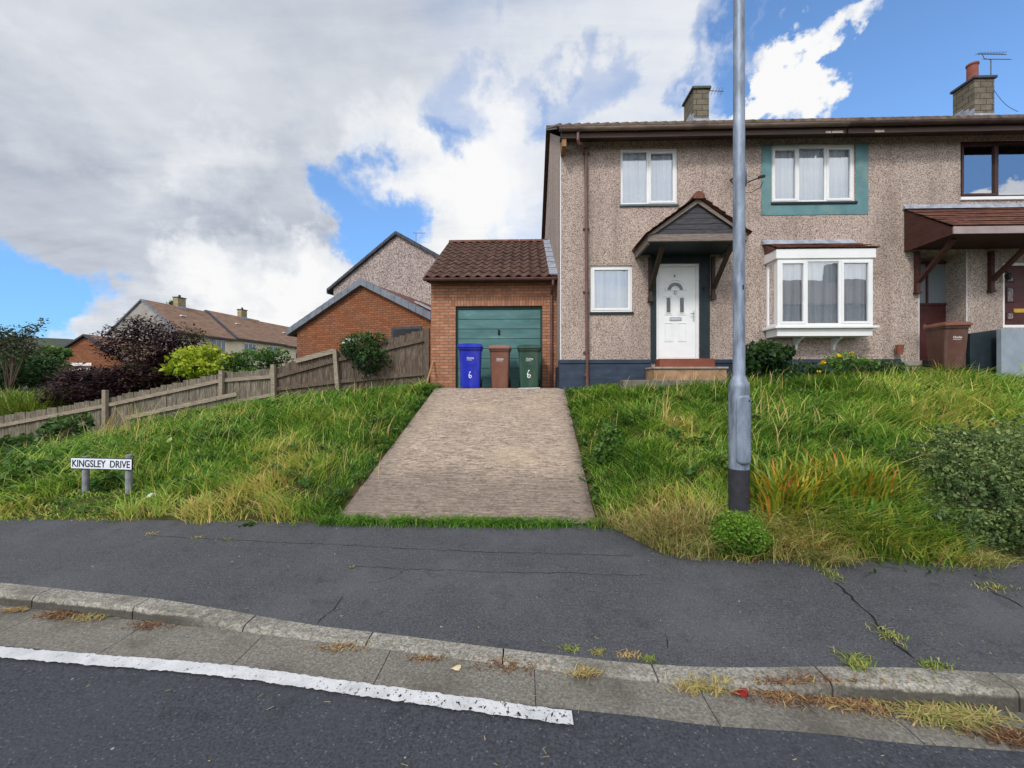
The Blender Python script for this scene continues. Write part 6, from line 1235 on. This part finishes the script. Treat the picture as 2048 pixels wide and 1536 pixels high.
# broad-leaved weeds scattered through both lawns
cs = []; 
for _ in range(420):
    x = float(rng.uniform(-9, -2.2)) if rng.random() < .45 else float(rng.uniform(1.0, 8.5)); y = float(rng.uniform(4.7, 9.0)); 
    if y < float(Yb(x)) + .1 or float(fbm(np.array(x * .8 + 3), np.array(y * .8), 3)) < .44: continue
    if x < 0 and x > DX0 - .15: continue
    if s3[0] - .1 < x < s3[1] + .1 and y > 8.2: continue
    cs.append((x, y, gz(x, y) + .12))
for y in np.arange(4.8, 9.2, .22):
    for x in (DX0 - .105 * max(0, (9.3 - y) / 4.7) - .08, DX1 - .10 * max(0, (9.3 - y) / 4.7) + .07):
        if rng.random() < .75: cs.append((float(x + rng.normal(0, .03)), float(y + rng.normal(0, .06)), gz(x, y) + .05))
tag(leaves(cs, [(.12, .12, .07)] * len(cs), len(cs) * 34, .055, lambda p, v: .45 + .25 * v[:, 2], 'lawn_weeds', MG, None, .2, .6, 0, .55), 'low broad-leaved weeds scattered through the uncut lawns', 'weeds', kind='stuff')
# litter
q = PZ(300, 1010, .06); q.y += .0; mb = MB(); lit = np.array([[-.05, -.02, 0], [.0, -.035, .02], [.05, -.01, .035], [.06, .03, .05], [.0, .04, .045], [-.045, .03, .02], [.01, .0, .06], [-.02, .01, .05]]) * 1.1 + np.array(q) + np.array([0, 0, .08]); mb.add(lit.tolist(), [(0, 1, 7), (1, 2, 6), (2, 3, 6), (3, 4, 6), (4, 5, 7), (5, 0, 7), (1, 6, 7), (4, 7, 6)]); tag(mb.build('crumpled_paper', WHITEP, loc=tuple(q)), 'crumpled white paper in the grass right of the street sign', 'litter')
def leaf_flat(u, v, w, h, mat, name, label, rz=0.3):
    q = PZ(u, v, ZR + .012); mb = MB(); pts = [(w * math.cos(a) * (1 + .25 * math.sin(3 * a)), h * math.sin(a), .006 * math.sin(2 * a)) for a in np.linspace(0, 6.283, 12)[:-1]]; vs = [(q.x + x_ * math.cos(rz) - y_ * math.sin(rz), q.y + x_ * math.sin(rz) + y_ * math.cos(rz), q.z + z_) for x_, y_, z_ in pts] + [(q.x, q.y, q.z + .01)]
    mb.add(vs, [(i, (i + 1) % 11, 11) for i in range(11)]); tag(mb.build(name, mat, loc=tuple(q)), label, 'leaf')
leaf_flat(912, 1336, .03, .022, M_noise('pale_leaf', [(0.3, c_(200, 180, 140)), (0.7, c_(226, 210, 176))], 30, 3), 'fallen_leaf', 'pale dry leaf lying on the concrete channel')
leaf_flat(1483, 1386, .045, .03, M_noise('red_leaf', [(0.3, c_(110, 20, 24)), (0.7, c_(150, 34, 34))], 30, 3), 'fallen_leaf', 'crumpled deep red leaf among weeds in the channel')
# loose straw on road and pavement
n = 95; uu = rng.uniform(0, 2048, n); vv = np.where(rng.random(n) < .5, rng.uniform(1240, 1536, n), rng.uniform(1080, 1300, n)); V = []; 
for u, v in zip(uu, vv):
    q = PZ(u, v, ZR + .012); inroad = q.y < float(Yk(q.x)) - KW
    if not inroad:
        q = PZ(u, v, -.05)
        if q.y > float(Yb(q.x)) or q.y < float(Yk(q.x)): continue
        z = pav_z(q.x, q.y) + .006
    else: z = ZR + .018
    a = rng.uniform(0, 3.14); l = rng.uniform(.005, .018); w = rng.uniform(.001, .0022); c, s = math.cos(a), math.sin(a); V.append([(q.x - c * l - s * w, q.y - s * l + c * w, z), (q.x + c * l - s * w, q.y + s * l + c * w, z), (q.x + c * l + s * w, q.y + s * l - c * w, z), (q.x - c * l + s * w, q.y - s * l - c * w, z)])
V = np.array(V); o = big_mesh('straw_litter', V.reshape(-1, 3), (np.arange(len(V)) * 4)[:, None] + np.array([0, 1, 2, 3]), np.zeros((0, 3), int), np.repeat(rng.uniform(.45, .62, len(V)), 4), DRYG); tag(o, 'bits of straw scattered over road and pavement', 'straw', kind='stuff')
# terracotta pot by the boundary
q = P(1796, 706, H - .09); mb = MB(); mb.lathe([(.055, q.z - .03), (.07, q.z + .13), (.075, q.z + .17), (.06, q.z + .17)], q.x, H - .05 - .08, 14); tag(mb.build('clay_pot', TERRA, loc=(q.x, H - .13, q.z)), 'small clay pot on the plinth end by the house boundary', 'pot')
# behind the fence
clump('reed_clump', 'tall yellow-green reedy grass clump behind the fence at far left', 'plant', [(U(u, 12.2), 12.2) for u in (-40, 0, 30, 60, 85)] + [(U(60, 11.6), 11.6), (U(10, 11.6), 11.6)], 1900, 2.35, .22, M_leaf('reed_leaves', [(0, c_(86, 116, 40)), (.5, c_(150, 164, 70)), (1, c_(196, 186, 112))], .35), (.02, .04), .35, .5)
def tree(name, label, cat, blobs, n, size, mat, base, hue, trunk_r=.06, shell=.3, aspect=.5, flat=.5, group=None, branches=14):
    cs, rs = zip(*[blob(*b) for b in blobs]); base = Vector(base); t = thing(name, label, cat, tuple(base), group); leaves(cs, rs, n, size, hue, 'crown', mat, t, shell, aspect, .1, flat)
    mb = MB(); mid = Vector(np.mean(cs, 0)); mb.tube([base, base.lerp(mid, .5) + Vector((.05, 0, 0)), mid], [trunk_r, trunk_r * .75, trunk_r * .4], 8)
    for i in range(branches):
        c, r_ = cs[i % len(cs)], rs[i % len(cs)]; tp = Vector(c) + Vector([random.uniform(-.85, .85) * a for a in r_]); s_ = base.lerp(mid, random.uniform(.25, .9)); mb.tube([s_, s_.lerp(tp, .5) + Vector((0, 0, .08)), tp], [trunk_r * .35, trunk_r * .22, .006], 5)
    mb.build('trunk', BARK, t); return t
yP = 12.4; b0 = (U(285, yP), yP, gz(U(285, yP), yP) - .1)
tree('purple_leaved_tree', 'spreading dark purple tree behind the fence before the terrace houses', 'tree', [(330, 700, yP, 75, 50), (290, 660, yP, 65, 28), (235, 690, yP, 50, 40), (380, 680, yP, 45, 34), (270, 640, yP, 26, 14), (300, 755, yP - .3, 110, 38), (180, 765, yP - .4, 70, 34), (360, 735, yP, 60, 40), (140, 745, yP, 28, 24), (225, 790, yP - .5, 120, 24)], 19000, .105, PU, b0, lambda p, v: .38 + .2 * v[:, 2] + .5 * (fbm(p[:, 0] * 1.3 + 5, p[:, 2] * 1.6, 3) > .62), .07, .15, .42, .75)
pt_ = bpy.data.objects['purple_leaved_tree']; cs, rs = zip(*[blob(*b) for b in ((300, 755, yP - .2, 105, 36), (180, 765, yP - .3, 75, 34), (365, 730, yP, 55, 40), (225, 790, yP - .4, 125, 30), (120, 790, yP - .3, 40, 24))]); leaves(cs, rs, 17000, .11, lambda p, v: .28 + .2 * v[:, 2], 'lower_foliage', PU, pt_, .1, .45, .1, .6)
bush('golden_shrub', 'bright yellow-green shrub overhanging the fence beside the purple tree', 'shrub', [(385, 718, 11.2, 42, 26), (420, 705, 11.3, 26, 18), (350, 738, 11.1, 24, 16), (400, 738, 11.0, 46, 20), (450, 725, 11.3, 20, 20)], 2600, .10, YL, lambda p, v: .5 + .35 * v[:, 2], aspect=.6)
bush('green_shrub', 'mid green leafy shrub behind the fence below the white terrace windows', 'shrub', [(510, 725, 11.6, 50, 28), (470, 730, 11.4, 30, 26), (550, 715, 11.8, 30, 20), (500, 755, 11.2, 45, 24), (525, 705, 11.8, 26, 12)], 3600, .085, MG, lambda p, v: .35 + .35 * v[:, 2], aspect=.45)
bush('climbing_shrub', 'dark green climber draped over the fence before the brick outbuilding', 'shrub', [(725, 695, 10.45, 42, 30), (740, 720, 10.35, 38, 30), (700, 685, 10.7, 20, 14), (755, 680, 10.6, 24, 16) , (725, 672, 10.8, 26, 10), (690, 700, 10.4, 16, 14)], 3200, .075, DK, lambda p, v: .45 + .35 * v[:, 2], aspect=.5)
WF = M_leaf('white_petals', [(0, c_(206, 206, 200)), (1, c_(240, 240, 236))], .3); cs, rs = zip(*[blob(*b) for b in ((700, 683, 10.5, 14, 7), (690, 688, 10.5, 6, 5), (716, 680, 10.6, 8, 4))]); leaves(cs, rs, 260, .06, lambda p, v: .5 + 0 * p[:, 0], 'blossom', WF, bpy.data.objects['climbing_shrub'], .2, .9)
yT = 15.0; tree('small_dark_tree', 'small dark-leaved tree at the left edge against the blue sky', 'tree', [(35, 675, yT, 42, 26), (65, 655, yT, 24, 14), (85, 640, yT, 10, 7), (10, 690, yT, 40, 26), (-30, 680, yT, 50, 40), (50, 700, yT, 50, 20), (-5, 660, yT, 16, 14)], 2300, .13, M_leaf('dark_tree_leaves', [(0, c_(44, 48, 38)), (.6, c_(78, 88, 60)), (1, c_(112, 108, 84))], .25), (U(10, yT), yT, gz(U(10, yT), yT)), lambda p, v: .5 + 0 * p[:, 0], .06, .1, .42, .4)
for k, (lab, bl, n) in enumerate((('leafy green hedge mass behind the reedy clump at far left', [(20, 725, 17, 60, 26), (70, 730, 17, 50, 22), (-60, 720, 17, 70, 34), (110, 735, 17.5, 30, 18), (0, 750, 16.5, 120, 34)], 12000), ('rounded green shrub beside the small brown brick building', [(105, 710, 19, 28, 18), (85, 720, 19, 28, 18), (130, 705, 19.5, 12, 10)], 3000))):
    bush('garden_hedge' if k == 0 else 'garden_shrub', lab, 'hedge' if k == 0 else 'shrub', bl, n, .14, MG if k else DK, lambda p, v: .45 + .3 * v[:, 2])
tree('thin_tree', 'thin pale leafed tree top showing beside the first terrace chimney', 'tree', [(350, 608, 46, 12, 12), (356, 620, 46, 8, 8)], 260, .42, MG, (U(352, 46), 46, 0), lambda p, v: .6 + 0 * p[:, 0], .12, .05, .45, .3, None, 6)
# distant wooded ridge
def ridge(name, d, h0, mat, a0, a1, seed, amp):
    mb = MB(); n = 160; 
    for i in range(n + 1):
        a = R(a0 + (a1 - a0) * i / n); hh_ = h0 + amp * float(fbm(np.array(i * .07 + seed), np.array(seed), 5)); x_, y_ = d * math.sin(a), d * math.cos(a); k = 1.5
        mb.v += [(x_, y_, -2), (x_ * 1.02, y_ * 1.02, hh_ * .6), (x_ * 1.06, y_ * 1.06, hh_), (x_ * k, y_ * k, -2)]
    for i in range(n):
        for j in range(3): mb.f.append((i * 4 + j, (i + 1) * 4 + j, (i + 1) * 4 + j + 1, i * 4 + j + 1))
    mb.build(name, mat, smooth=True)['kind'] = 'structure'
ridge('hills', 420, 20, M_noise('distant_moor', [(0.3, c_(62, 70, 60)), (0.7, c_(92, 96, 80))], .02, 6, .95, bs=0), -95, 95, 4.2, 22)
